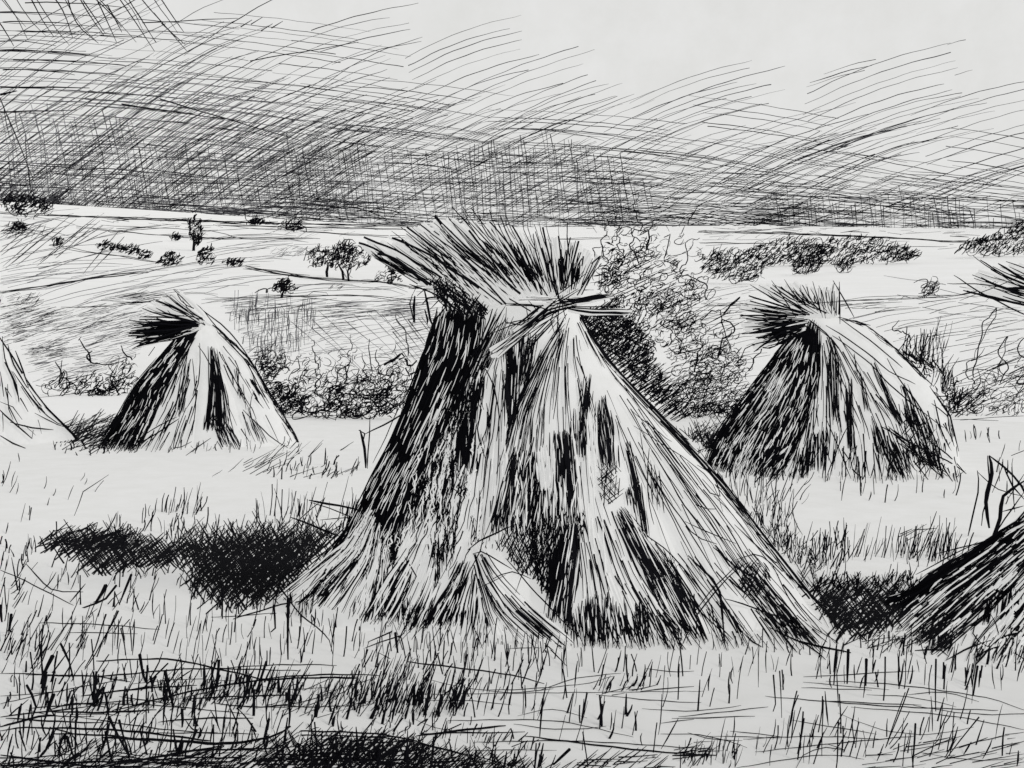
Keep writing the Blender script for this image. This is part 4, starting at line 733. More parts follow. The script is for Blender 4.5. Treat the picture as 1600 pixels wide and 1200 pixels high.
for q in [[(738, 566), (732, 590), (726, 610), (720, 640)], [(744, 560), (752, 580), (748, 610), (756, 640)], [(755, 570), (770, 600), (768, 640), (762, 680)], [(742, 620), (752, 640), (746, 670), (758, 716)], [(684, 672), (696, 690), (702, 720), (710, 735), (704, 745)], [(660, 690), (652, 720), (662, 750)], [(760, 630), (766, 680), (758, 720)], [(686, 668), (672, 690), (664, 706)], [(632, 870), (642, 886), (650, 900), (644, 915)], [(538, 880), (530, 905), (540, 925)], [(730, 540), (742, 548), (750, 560)], [(780, 560), (772, 600), (780, 650), (776, 690)]]: l1(q, 2.1)
d1([(652, 690), (640, 760), (622, 830)], [(704, 690), (702, 760), (684, 830)], 90, ln=(.15, .45), w=2.6, wig=1); d1([(560, 770), (545, 830)], [(630, 740), (600, 850)], 90, ln=(.2, .5), w=2.8)
d1([(712, 600), (704, 740)], [(756, 590), (740, 740)], 60, ln=(.15, .4), w=2.6); w2([(660, 690), (630, 830)], [(706, 690), (690, 840)], 22, ln=(.12, .35), w=2.6, wig=1.8)
# long white sheaf down the middle
LD = [(776, 560), (764, 640), (750, 740), (738, 850)]; RD = [(794, 560), (790, 640), (792, 740), (780, 840)]
w1(LD, RD, 90, (.15, 1), (.1, .4), 5, s=(.1, .95)); t1(LD, RD, 34, (0, 1), (.1, .35), 1.5); t1(LD, [(780, 560), (768, 640), (756, 740), (744, 850)], 14, (.2, 1), (.15, .4), 2)
# big right sheaf
LE = [(886, 492), (846, 560), (806, 640), (778, 740), (748, 850), (735, 900)]; RE = [(898, 492), (912, 560), (950, 680), (990, 800), (1040, 900), (1090, 1000)]
t1(LE, RE, 110, (.1, .8), (.06, .24), 1.6); t1(LE, RE, 34, (.02, .4), (.15, .35), 2.0, s=(0, .6)); b1(LE, RE, 26, (.3, .7), (.1, .3), 1.5, s=(.0, .45))
b1([(842, 545), (800, 640), (772, 740), (752, 830)], [(862, 545), (820, 640), (800, 740), (780, 830)], 90, ln=(.1, .3), w=1.8); l1([(886, 490), (846, 560), (806, 640), (790, 690)], 2.6); l1([(882, 500), (850, 545), (806, 630)], 2)
for a, b, n, w_ in [([(806, 700), (792, 740), (780, 800), (776, 826)], [(836, 708), (836, 750), (826, 800), (820, 826)], 130, 3.6), ([(868, 675), (868, 740), (864, 812)], [(890, 675), (894, 740), (898, 812)], 120, 3.4), ([(824, 770), (824, 830)], [(866, 760), (866, 830)], 76, 3), ([(896, 640), (896, 712)], [(908, 640), (912, 712)], 30, 2.8), ([(938, 622), (934, 670), (944, 728)], [(944, 622), (956, 670), (960, 728)], 60, 3), ([(918, 590), (908, 660), (906, 712)], [(922, 590), (918, 650), (916, 712)], 26, 2.6),
                    ([(778, 800), (776, 838)], [(900, 800), (900, 838)], 120, 2.8), ([(884, 820), (868, 880), (856, 965)], [(904, 820), (896, 900), (884, 975)], 130, 3.2), ([(862, 860), (862, 975)], [(884, 860), (882, 975)], 46, 3), ([(974, 690), (990, 760), (1004, 835)], [(984, 690), (1000, 760), (1010, 835)], 30, 2.4), ([(980, 760), (986, 800)], [(996, 760), (1000, 810)], 22, 3), ([(1014, 725), (1020, 790)], [(1022, 725), (1036, 800)], 18, 2), ([(918, 930), (920, 1005)], [(930, 930), (932, 1008)], 24, 3.4), ([(934, 925), (936, 1005)], [(950, 930), (950, 1005)], 34, 3.2),
                    ([(960, 930), (964, 1010)], [(974, 930), (984, 1010)], 16, 2.6), ([(990, 940), (996, 998)], [(1008, 940), (1014, 998)], 34, 3.2), ([(966, 800), (990, 860), (1050, 950), (1080, 990)], [(972, 796), (1030, 870), (1070, 930), (1100, 996)], 90, 2.8), ([(990, 860), (1030, 950), (1060, 985)], [(1040, 860), (1066, 940), (1090, 990)], 60, 2.6), ([(1180, 880), (1200, 905)], [(1196, 882), (1206, 905)], 16, 2), ([(1206, 950), (1230, 990)], [(1230, 956), (1262, 998)], 54, 3.4), ([(830, 620), (822, 700), (806, 760)], [(850, 620), (846, 700), (830, 760)], 20, 2)]:
    d1(a, b, n, ln=(.2, .55), w=w_)
hx = lambda poly, angs, sp_=5, w=1.7, L=40: [hatch(K1, poly, a, sp_, w, mp=md, L=L, edge=4) for a in angs]
hx([(832, 826), (900, 818), (898, 870), (862, 940), (846, 920), (826, 860)], (60, 75, 110, 92, 80), 4.2, 1.8); hx([(772, 846), (800, 830), (836, 828), (850, 905), (822, 900)], (70, 100, 120, 60), 4.6, 1.7); hx([(938, 728), (966, 728), (970, 770), (950, 792), (936, 770)], (40, 130, 85), 5, 1.6); hx([(998, 862), (1050, 880), (1080, 960), (1040, 960)], (60, 120, 96), 5, 1.6)
hx([(1156, 885), (1180, 878), (1202, 925), (1160, 932)], (50, 120, 70), 5, 1.7); hx([(1160, 900), (1200, 920), (1250, 990), (1180, 960)], (120, 136), 7, 1.8, 60)
w2([(800, 710), (790, 820)], [(900, 680), (900, 820)], 30, ln=(.12, .4), w=2.8); w2([(838, 700), (842, 760)], [(860, 700), (864, 770)], 22, ln=(.3, .8), w=4); w2([(890, 640), (905, 800)], [(935, 640), (945, 900)], 16, ln=(.2, .5), w=4)
LF = [(900, 820), (906, 900), (910, 1000)]; RF = [(956, 800), (1000, 900), (1070, 1010)]
w1(LF, RF, 60, ln=(.2, .6), w=4.2); t1(LF, RF, 110, (0, 1.02), (.15, .5), 2.5); w2([(690, 680), (620, 860)], [(760, 680), (720, 860)], 26, ln=(.06, .16), w=3, wig=1)
t1([(890, 960), (892, 1010)], [(1060, 960), (1090, 1012)], 120, (0, 1), (.4, 1.1), 2.6)
d1([(886, 950), (890, 1006)], [(1000, 940), (1020, 1006)], 50, ln=(.5, 1), w=3)
# far right slope
LG = [(900, 494), (930, 570), (980, 700), (1040, 830), (1120, 990)]; RG = [(904, 494), (958, 572), (1050, 664), (1170, 800), (1312, 1004)]
t1(LG, RG, 36, (.03, .5), (.08, .2), 1.5); t1(LG, RG, 66, (.35, .85), (.1, .25), 1.6); t1(LG, RG, 34, (.45, .9), (.12, .28), 2.2); t1([(1020, 850), (1120, 1000)], [(1180, 860), (1300, 1004)], 110, (0, 1), (.2, .6), 2.4); t1([(1080, 930), (1110, 1010)], [(1240, 960), (1290, 1016)], 90, (0, 1), (.4, 1), 2.5)
for q, w_ in [([(905, 494), (960, 572), (1020, 634), (1090, 706)], 1.9), ([(1150, 800), (1210, 860), (1260, 920), (1310, 980)], 2.2), ([(1180, 850), (1250, 915), (1310, 975)], 1.8), ([(960, 590), (1010, 640), (1080, 712)], 1.7), ([(985, 640), (1040, 684), (1050, 690)], 1.4), ([(1075, 868), (1100, 892), (1124, 925), (1132, 1005)], 3.4), ([(1104, 905), (1132, 945), (1160, 990), (1190, 1010)], 3.2), ([(1115, 855), (1150, 886), (1190, 915), (1230, 990)], 3), ([(1118, 852), (1128, 866), (1140, 885)], 4), ([(1170, 878), (1140, 900), (1090, 960), (1062, 1015)], 2), ([(1162, 872), (1110, 925), (1050, 1000)], 1.6), ([(1150, 875), (1178, 866), (1205, 880), (1240, 920)], 1.6), ([(1130, 935), (1180, 950), (1240, 975)], 2.2), ([(1205, 880), (1250, 960), (1310, 1005)], 1.8), ([(1240, 1000), (1290, 1012), (1330, 1020)], 3), ([(1200, 980), (1260, 1008), (1290, 1030)], 2.6), ([(1148, 820), (1196, 866), (1230, 900)], 1.8), ([(990, 665), (1100, 740), (1130, 800)], 1.3), ([(1014, 700), (1012, 770), (1022, 820)], 1.6), ([(1000, 670), (1010, 740)], 1.3), ([(1035, 730), (1070, 790), (1110, 840)], 2.2), ([(1020, 745), (1080, 830), (1120, 850)], 2), ([(980, 815), (1050, 868), (1110, 940)], 1.8), ([(964, 800), (1000, 850), (1060, 920), (1130, 990)], 2.4), ([(1060, 740), (1090, 790), (1118, 795)], 2), ([(1074, 722), (1110, 770), (1125, 775), (1112, 740), (1090, 726)], 1.8), ([(1090, 700), (1130, 756)], 1.4), ([(1070, 815), (1150, 850)], 1.6)]: l1(q, w_)
# left foot splay
LH = [(588, 780), (540, 850), (440, 928)]; RH = [(600, 820), (600, 900), (598, 970)]
w1(LH, RH, 90, (.1, 1), (.4, .9), 4); b1(LH, RH, 64, (.2, .97), (.3, .6), 3.4); w2(LH, RH, 22, (.2, 1), (.4, .8), 2.6); t1(LH, RH, 80, (.1, 1), (.4, .9), 2.2)
d1([(545, 845), (470, 940)], [(560, 870), (500, 940)], 60, (0, 1), (.2, .6), 2.6)
for q, w_ in [([(562, 794), (520, 850), (430, 932)], 2), ([(575, 812), (520, 860), (452, 930)], 2.2), ([(482, 782), (530, 790), (570, 800)], 3), ([(484, 784), (530, 800), (570, 816)], 1.6), ([(455, 808), (490, 822), (530, 838)], 3), ([(500, 812), (560, 808)], 1.6), ([(505, 780), (470, 810), (440, 846)], 1.5), ([(440, 922), (452, 915), (456, 940), (448, 948)], 2), ([(565, 800), (560, 850), (558, 905)], 1.6), ([(576, 800), (572, 860), (572, 920)], 1.6)]: l1(q, w_)
LI = [(640, 850), (600, 900), (560, 965)]; RI = [(690, 850), (680, 910), (650, 985)]
w1(LI, RI, 50, (0, 1), (.2, .6), 4.4); b1(LI, RI, 46, (.2, 1), (.4, .7), 3.2); w2(LI, RI, 14, (.1, 1), (.4, .8), 3); t1(LI, RI, 44, (0, 1), (.4, .8), 2.4)
d1([(560, 930), (548, 968)], [(640, 940), (640, 975)], 40, ln=(.4, 1), w=3)
# second small fan from the middle and its dark roots
LJ = [(745, 870), (700, 930), (668, 985)]; RJ = [(752, 870), (780, 930), (800, 985)]
w1(LJ, RJ, 40, (0, 1), (.2, .6), 4); b1(LJ, RJ, 46, (.25, 1), (.3, .7), 3.2); w2(LJ, RJ, 10, (.1, 1), (.4, .8), 3); d1([(748, 935), (744, 972)], [(786, 935), (790, 976)], 60, ln=(.3, .8), w=3); d1([(660, 940), (640, 980)], [(720, 945), (715, 978)], 60, ln=(.3, .8), w=3.2)
t1([(640, 955), (600, 1010)], [(860, 955), (880, 1010)], 90, (0, 1), (.3, 1), 1.8)
band(K1, LA, RA, 170, (.04, .95), (.03, .09), 1.15, mx, 1, taper='both'); band(K1, [(790, 680), (780, 830)], [(905, 680), (900, 830)], 60, (0, 1), (.1, .3), 1.3, mx, 1, taper='both'); band(K1, [(970, 800), (1060, 985)], [(990, 800), (1100, 990)], 36, (0, 1), (.1, .3), 1.4, mx, 1, taper='both')
band(K1, [(884, 820), (858, 965)], [(902, 820), (884, 965)], 22, (0, 1), (.1, .3), 1.3, mx, 1, taper='both'); band(K1, [(722, 880), (672, 972)], [(734, 880), (706, 972)], 16, (0, 1), (.1, .3), 1.4, mx, 1, taper='both')
edge(K1, [(905, 494), (960, 572), (1020, 634), (1090, 706), (1146, 770), (1200, 840), (1262, 900), (1312, 1002)], 15, (26, 90), 1.2, mt, 3); edge(K1, [(1090, 706), (1146, 770), (1200, 840), (1262, 910), (1306, 990)], 20, (20, 70), 1.2, mt, 9)
edge(K1, [(684, 490), (664, 556), (640, 622), (606, 700), (572, 770), (540, 838)], 60, (14, 50), 1.5, mt); edge(K1, [(540, 838), (500, 880), (440, 930)], 30, (30, 90), 1.6, mt, 6)
d1([(560, 800), (540, 850), (500, 900)], [(590, 830), (580, 880), (550, 930)], 60, ln=(.2, .5), w=2.6); d1([(600, 880), (580, 960)], [(616, 880), (606, 965)], 36, ln=(.2, .6), w=2.4); d1([(625, 890), (600, 965)], [(640, 890), (622, 968)], 30, ln=(.2, .6), w=2.4)
K1.rear(900); K1.finish()
# small loose sheaf leaning on its foot
S = Strokes(); FS = [(738, 850), (756, 905), (790, 960), (850, 1010)]; FR = [(750, 850), (780, 898), (830, 948), (892, 1002)]
mz = K1.m(.05); mz2 = K1.m(.062)
band(S, FS, FR, 90, (0, 1.02), (.3, .8), 4.2, mz, 1, taper='both'); band(S, [(742, 858), (750, 930), (748, 985)], FS, 60, (0, 1.02), (.3, .8), 4, mz, 1, taper='both')
band(S, FS, FR, 18, (.1, 1), (.2, .6), 1.9, mz2, 0); band(S, [(742, 868), (752, 930), (752, 985)], FS, 18, (.05, 1), (.3, .8), 1.8, mz2, 0); band(S, FS, FR, 9, (.6, 1.02), (.3, .5), 2.6, mz2, 0)
for q, w_ in [([(745, 870), (760, 900), (790, 950)], 1.8), ([(830, 985), (885, 1040)], 2.2), ([(790, 872), (850, 940), (905, 995)], 2.0), ([(738, 866), (752, 862), (766, 868), (800, 890)], 2.2), ([(730, 860), (748, 846), (790, 826), (800, 822)], 2.6), ([(735, 890), (750, 860), (755, 840)], 2), ([(770, 905), (800, 893), (830, 905)], 1.8), ([(745, 920), (790, 898)], 1.4), ([(806, 926), (826, 870)], 1.5), ([(735, 806), (742, 826), (746, 846)], 1.6), ([(733, 830), (738, 806), (745, 816)], 1.5)]: stroke(S, q, w_, mz2, 0, 'both')
build('loose_sheaf', S, K1.t)
# tie of twisted straw round the neck
S = Strokes(); mk = K1.m(.09); mk2 = K1.m(.10)
for _ in range(40): y = U(-7, 7); stroke(S, [(772 + G(4), 552 + y), (820, 516 + y), (856, 486 + y * .7), (900, 474 + y * .5), (945 + G(6), 463 + y * .3)], 3.2, m_depth(5.62), 1, 'none')
for _ in range(9): y = U(-9, 9); stroke(S, [(772 + G(8), 552 + y), (820 + G(3), 516 + y), (856, 486 + y * .7), (900, 474 + y * .6), (900 + G(26), 471 + y * .5)], 1.5, m_depth(5.58), 0, 'both')
for _ in range(17):
    x0 = U(772, 870) if R() < .5 else U(800, 840); y0 = 552 - (x0 - 772) * .78 + G(7); l = U(20, 60); stroke(S, [(x0, y0), (x0 + l, y0 - l * U(.55, .95))], 1.7, m_depth(5.57), 0, 'both')
for _ in range(14): y = U(-6, 3); x0 = U(868, 910); stroke(S, [(x0, 476 + y - (x0 - 870) * .17), (950 + G(10), 462 + y * .7)], 1.9, m_depth(5.57), 0, 'both')
for _ in range(14): y = U(-3, 4); stroke(S, [(888, 484 + y * .4), (920, 487 + y), (980 + G(6), 486 + y)], 4, m_depth(5.63), 1, 'none')
for y in (480, 484, 488, 489, 490): stroke(S, [(886, 481 + (y - 484) * .3), (925, y - 1), (978 + G(6), y)], 2, m_depth(5.58), 0, 'both')
for q in [[(790, 477), (830, 476), (870, 490)], [(880, 460), (872, 490), (870, 530)], [(876, 462), (884, 500)], [(866, 520), (860, 500), (876, 470)], [(826, 470), (840, 486), (826, 492)], [(868, 486), (874, 510), (870, 560)]]: stroke(S, q, 2, m_depth(5.56), 0, 'both')
build('straw_tie', S, K1.t)
# splayed head
S = Strokes(); D = 5.72
bA = [(690, 470), (720, 480), (752, 486), (790, 480)]; tA = [(588, 396), (558, 376), (574, 366), (610, 362)]
fan(S, [(660, 436), (690, 462), (752, 484), (786, 478)], [(572, 392), (560, 380), (570, 370), (618, 364)], 96, 70, 2.5, D, start=(.05, .6), bow=4, ln=(.55, .95))
fan(S, [(786, 478), (800, 474), (818, 462)], [(622, 360), (640, 350), (680, 338)], 58, 60, 2.5, D, start=(0, .55), bow=5); fan(S, [(700, 440), (756, 470)], [(640, 372), (672, 356)], 30, 0, 3.2, D, start=(0, .3), ln=(.5, .9))
fan(S, [(815, 462), (828, 458), (845, 458)], [(668, 344), (700, 338), (764, 344)], 80, 64, 2.5, D, start=(0, .5), ln=(.5, 1.0), bow=6); fan(S, [(790, 455), (832, 460)], [(710, 366), (760, 350)], 60, 0, 3.3, D, start=(0, .25), ln=(.35, .75))
fan(S, [(838, 460), (850, 460), (872, 466)], [(765, 346), (800, 356), (852, 366)], 80, 60, 2.5, D, start=(0, .4), ln=(.5, 1.0)); fan(S, [(838, 458), (860, 466)], [(794, 370), (826, 376)], 70, 0, 3.6, D, start=(0, .3), ln=(.45, .95))
fan(S, [(866, 468), (880, 466), (892, 462)], [(842, 362), (880, 366), (912, 380)], 60, 50, 2.4, D, start=(0, .35), ln=(.5, 1.0)); fan(S, [(874, 460), (884, 460)], [(866, 380), (880, 384)], 30, 0, 3.2, D, start=(0, .4), ln=(.6, .9))
fan(S, [(884, 464), (906, 462)], [(892, 376), (940, 398)], 44, 24, 2.4, D, start=(0, .3), ln=(.5, 1.0), jit=4); fan(S, [(888, 456), (900, 462)], [(904, 384), (912, 392)], 30, 0, 3.4, D, start=(0, .4), ln=(.5, .9), jit=3)
fan(S, [(700, 430), (800, 460)], [(600, 366), (700, 340)], 26, 0, 2.0, D - .02, start=(.1, .6), ln=(.8, 1.05)); fan(S, [(800, 440), (900, 450)], [(720, 330), (900, 362)], 40, 0, 1.5, D - .02, start=(.3, .7), ln=(.95, 1.12))
fd = m_depth(D - .05)
for a in (118, 135, 60, 145, 100): hatch(S, [(668, 432), (700, 440), (760, 478), (756, 498), (728, 492), (690, 476)], a, 3.6, 2.2, mp=fd, L=34, edge=5)
for q, w_ in [([(560, 379), (600, 396), (663, 440)], 3.2), ([(568, 371), (620, 392), (690, 434)], 3), ([(612, 372), (660, 392), (748, 450)], 3.4), ([(590, 396), (620, 406), (669, 445)], 4), ([(626, 355), (680, 396), (785, 476)], 2.6), ([(636, 355), (700, 404)], 3), ([(672, 364), (720, 400), (791, 476)], 3), ([(679, 337), (723, 380), (813, 459)], 3.4), ([(679, 337), (690, 350)], 5), ([(732, 360), (770, 406), (800, 440)], 3.4), ([(765, 346), (810, 400), (856, 462)], 2.4), ([(706, 323), (760, 384), (800, 430)], 1.8), ([(736, 324), (790, 400), (830, 456)], 1.6), ([(712, 330), (734, 352)], 1.5), ([(800, 352), (850, 440)], 2.6), ([(836, 362), (870, 462)], 2.8), ([(848, 355), (874, 470)], 2.8), ([(872, 368), (882, 450)], 2.6), ([(904, 376), (884, 450)], 3), ([(938, 400), (902, 462)], 2), ([(938, 400), (924, 412)], 2.6), ([(640, 444), (672, 456), (700, 474)], 2), ([(784, 476), (790, 474), (850, 478)], 1.5), ([(795, 467), (830, 486)], 2)]: stroke(S, q, w_, m_depth(D - .07), 0, 'start' if R() < .3 else 'none')
# hanging broken straws at the left shoulder
for q, w_ in [([(645, 460), (640, 475), (646, 500), (644, 508), (638, 500), (648, 496)], 2.4), ([(648, 462), (646, 480), (648, 505)], 4.4), ([(663, 450), (668, 475), (672, 500), (680, 518)], 3.4), ([(664, 484), (668, 500), (667, 506)], 3.6), ([(652, 462), (664, 452), (676, 452)], 1.8), ([(640, 444), (680, 460), (704, 474)], 2.4), ([(672, 484), (684, 470), (696, 466)], 2), ([(680, 516), (676, 540), (668, 560)], 1.8), ([(660, 476), (668, 466), (686, 462)], 2.6), ([(644, 462), (652, 446), (664, 448)], 1.3)]: stroke(S, q, w_, m_depth(D - .03), 0, 'both')
fan(S, [(690, 450), (752, 480), (800, 470)], [(590, 380), (640, 352), (690, 340)], 0, 26, 2, D - .06, whw=2.4); fan(S, [(800, 470), (840, 462), (900, 462)], [(700, 342), (790, 350), (920, 384)], 0, 34, 2, D - .06, whw=2.2)
build('straw_head', S, K1.t)

# ---------------------------------------------------------------- generic smaller stacks
def _e(): pass
def shorthand(K, off=(.006, .016, .024)):
    a, b, c = K.m(off[0]), K.m(off[1]), K.m(off[2])
    return (lambda L_, R_, n, t=(0, 1), ln=(.12, .3), w=2, **k: band(K, L_, R_, int(n * .8), t, (ln[0], ln[1] * 1.3), min(1.6, w * .7), a, 0, taper='both', **dict(dict(jit=2.4, s=(-.1, 1.1)), **k)),
            lambda L_, R_, n, t=(0, 1), ln=(.12, .3), w=2, **k: band(K, L_, R_, n, t, ln, w, b, 1, **k),
            lambda L_, R_, n, t=(0, 1), ln=(.12, .3), w=1.7, **k: band(K, L_, R_, int(n * .42), t, ln, min(1.8, w * .85), c, 0, **k),
            lambda pts, w=1.8: stroke(K, pts, w, c, 0, 'both'))
# right stack
K2 = Stack('medium straw stack right of the big one, dark on its left side', [(496, 1262, 1312), (512, 1246, 1352), (545, 1226, 1398), (600, 1188, 1450), (650, 1158, 1484), (700, 1122, 1496), (728, 1110, 1500)], 12.0, .5, [-1.57, -.6, 0, .7, 1.57], seed=5)
b, wv, t_, l_ = shorthand(K2, (.01, .03, .045))
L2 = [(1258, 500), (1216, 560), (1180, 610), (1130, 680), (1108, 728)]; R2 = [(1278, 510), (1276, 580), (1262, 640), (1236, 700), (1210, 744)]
b(L2, R2, 900, (0, 1), (.1, .25), 2.5); b(L2, R2, 120, (.1, .95), (.08, .2), 3, s=(.5, 1)); b(L2, R2, 110, (.6, 1), (.08, .2), 3.2); wv(L2, R2, 80, (.3, 1), (.05, .14), 1.4); t_(L2, R2, 70, (.1, 1), (.1, .25), 1.5)  # shade on the left side drawn as dense black strokes
b([(1272, 500), (1262, 560), (1240, 620)], [(1278, 520), (1277, 560), (1274, 620)], 60, ln=(.2, .5), w=3.2)
L3 = [(1276, 520), (1272, 600), (1262, 680), (1246, 744)]; R3 = [(1300, 500), (1356, 580), (1410, 660), (1440, 748)]
t_(L3, R3, 150, (.08, 1), (.1, .35), 1.7); t_(L3, R3, 90, (.5, 1.02), (.12, .35), 2.2); t_([(1230, 700), (1215, 745)], [(1470, 700), (1490, 750)], 130, (0, 1), (.4, .95), 2.1)
for a, c, n, w_ in [([(1294, 545), (1296, 650)], [(1302, 530), (1306, 650)], 40, 2.6), ([(1306, 560), (1304, 660)], [(1310, 560), (1312, 660)], 20, 2), ([(1322, 600), (1328, 700)], [(1330, 590), (1336, 700)], 36, 2.5), ([(1336, 555), (1350, 640)], [(1340, 555), (1358, 640)], 18, 2), ([(1266, 680), (1264, 735)], [(1288, 670), (1290, 732)], 76, 3), ([(1358, 560), (1400, 660)], [(1364, 560), (1412, 660)], 26, 2.2), ([(1360, 660), (1372, 715)], [(1368, 650), (1386, 715)], 34, 2.6), ([(1376, 690), (1402, 745)], [(1396, 690), (1420, 745)], 56, 2.8), ([(1408, 600), (1420, 660)], [(1414, 600), (1450, 680)], 30, 2.2), ([(1410, 650), (1440, 730)], [(1450, 650), (1470, 730)], 60, 2.2), ([(1380, 670), (1470, 745)], [(1386, 664), (1480, 735)], 22, 2.2), ([(1246, 700), (1236, 745)], [(1262, 700), (1258, 745)], 30, 2.4)]:
    b(a, c, n, ln=(.2, .6), w=w_)
for a in (50, 120, 95): hatch(K2, [(1412, 640), (1446, 660), (1472, 724), (1440, 730), (1416, 690)], a, 5, 1.6, mp=K2.m(.03), L=30, edge=4)
for q, w_ in [([(1304, 494), (1352, 508), (1400, 546), (1450, 596)], 1.6), ([(1290, 508), (1340, 540), (1390, 580), (1430, 600)], 1.8), ([(1310, 496), (1370, 540), (1410, 575)], 1.7), ([(1300, 524), (1350, 560), (1400, 610), (1450, 650), (1474, 668)], 1.8), ([(1386, 560), (1410, 600), (1440, 640), (1474, 720)], 2), ([(1478, 630), (1484, 670), (1488, 690)], 1.8), ([(1456, 630), (1480, 650), (1490, 680), (1482, 696)], 2), ([(1376, 666), (1430, 696), (1480, 720), (1510, 740)], 2.4), ([(1440, 680), (1480, 710), (1508, 738)], 1.8), ([(1264, 500), (1280, 515), (1300, 530), (1320, 560), (1340, 600)], 1.6), ([(1262, 498), (1290, 520), (1310, 545)], 2), ([(1276, 515), (1274, 600), (1270, 680)], 2), ([(1290, 650), (1310, 700), (1330, 748)], 1.6), ([(1296, 750), (1308, 700), (1326, 665)], 1.8), ([(1460, 625), (1470, 670), (1484, 700)], 2)]: l_(q, w_)
edge(K2, [(1304, 494), (1352, 508), (1400, 546), (1450, 596), (1478, 636), (1492, 700)], 40, (16, 50), 1.4, K2.m(.045)); edge(K2, [(1258, 500), (1216, 560), (1180, 610), (1130, 680), (1104, 730)], 70, (14, 50), 1.4, K2.m(.045)); band(K2, L2, R2, 150, (.1, 1), (.04, .1), 1.1, K2.m(.055), 1, taper='both')
band(K2, [(1400, 600), (1420, 740)], [(1470, 640), (1500, 745)], 50, (0, 1.02), (.1, .3), 1.5, K2.m(.045), 0)
K2.rear(400); K2.finish()
S = Strokes(); D = 11.75; FANK[0] = .6
fan(S, [(1258, 516), (1262, 500), (1264, 492)], [(1176, 550), (1156, 510), (1150, 466)], 66, 24, 2.7, D, .3, start=(0, .5), whw=4); fan(S, [(1264, 494), (1300, 496)], [(1172, 446), (1238, 438)], 26, 24, 1.9, D, .3, start=(0, .5), whw=5); fan(S, [(1266, 490), (1310, 496)], [(1220, 440), (1312, 444)], 34, 26, 1.9, D, .3, start=(0, .5), whw=5)
fan(S, [(1250, 520), (1266, 506)], [(1190, 552), (1176, 520)], 56, 0, 3, D, .3, start=(0, .5), ln=(.4, .9))
for q, w_ in [([(1170, 462), (1200, 472), (1262, 490)], 2.6), ([(1170, 462), (1186, 467)], 4), ([(1160, 522), (1200, 514), (1258, 500)], 3), ([(1158, 492), (1200, 498), (1256, 498)], 2), ([(1172, 445), (1240, 484), (1262, 488)], 1.8), ([(1206, 438), (1244, 496)], 1.7), ([(1226, 436), (1250, 470), (1296, 490)], 1.8), ([(1302, 438), (1334, 495)], 1.9), ([(1312, 440), (1312, 506)], 1.8), ([(1300, 455), (1299, 490)], 1.6), ([(1304, 455), (1304, 494)], 1.6), ([(1178, 550), (1220, 520), (1262, 504)], 2.8), ([(1270, 440), (1285, 496)], 1.6), ([(1282, 450), (1290, 498)], 1.7), ([(1196, 480), (1330, 470), (1400, 466)], .9)]: stroke(S, q, w_, m_depth(D - .1), 0, 'both')
build('straw_head', S, K2.t)
# left stack
K3 = Stack('small straw stack left of the big one with its straw head swept to the left', [(504, 300, 326), (520, 292, 346), (560, 262, 388), (600, 232, 412), (640, 208, 436), (672, 188, 456), (692, 176, 466)], 14.6, .5, [-1.57, -.6, 0, .6, 1.57], seed=6)
b, wv, t_, l_ = shorthand(K3, (.01, .03, .045))
L2 = [(292, 516), (252, 560), (212, 606), (190, 650), (160, 696)]; R2 = [(308, 512), (280, 560), (254, 606), (236, 650), (212, 700)]
b(L2, R2, 640, (0, 1), (.12, .3), 2.6); b(L2, R2, 120, (.2, .95), (.1, .2), 3, s=(.2, .9)); wv(L2, R2, 34, (.2, 1), (.05, .12), 1.3); t_(L2, R2, 40, (.2, 1), (.1, .3), 1.7)  # left side inked dark to stand for its shade
L3 = [(310, 510), (280, 570), (250, 640), (215, 700)]; R3 = [(314, 510), (318, 580), (312, 640), (296, 700)]
t_(L3, R3, 60, (.1, 1), (.12, .4), 1.8); t_(L3, R3, 26, (.4, .95), (.12, .3), 2.6, s=(0, .5)); t_([(240, 670), (205, 700)], [(290, 660), (280, 702)], 26, (0, 1), (.3, .9), 2); t_([(318, 530), (322, 640), (330, 690)], [(340, 520), (400, 600), (450, 690)], 70, (.1, 1), (.1, .3), 1.6)
for a, c, n, w_ in [([(330, 545), (328, 620), (322, 668)], [(334, 545), (350, 620), (356, 680)], 110, 3), ([(326, 650), (350, 700)], [(348, 650), (374, 700)], 40, 2.4), ([(368, 580), (372, 620)], [(376, 580), (380, 620)], 14, 2), ([(384, 640), (400, 696)], [(396, 650), (420, 696)], 18, 1.8), ([(386, 590), (402, 620)], [(396, 590), (412, 620)], 24, 1.8), ([(290, 560), (276, 645)], [(296, 560), (284, 645)], 20, 2), ([(326, 640), (322, 668)], [(352, 640), (354, 668)], 30, 2.4)]: b(a, c, n, ln=(.2, .6), w=w_)
for q, w_ in [([(272, 452), (312, 480), (350, 525), (400, 580)], 1.6), ([(280, 458), (330, 495), (360, 520), (400, 575)], 1.8), ([(430, 640), (450, 668), (462, 684)], 2), ([(306, 500), (320, 508), (316, 502)], 2), ([(340, 520), (380, 560), (420, 630)], 1.6), ([(310, 540), (328, 570), (330, 600)], 1.6), ([(200, 704), (240, 680), (280, 654)], 2), ([(205, 694), (250, 664), (276, 652)], 1.6), ([(300, 690), (270, 700), (290, 640)], 1.6), ([(290, 712), (330, 684)], 1.5), ([(312, 536), (310, 600), (290, 640)], 1.6), ([(420, 610), (440, 640), (450, 670)], 1.5), ([(380, 640), (420, 680), (450, 700)], 1.7), ([(385, 560), (400, 600)], 1.4)]: l_(q, w_)
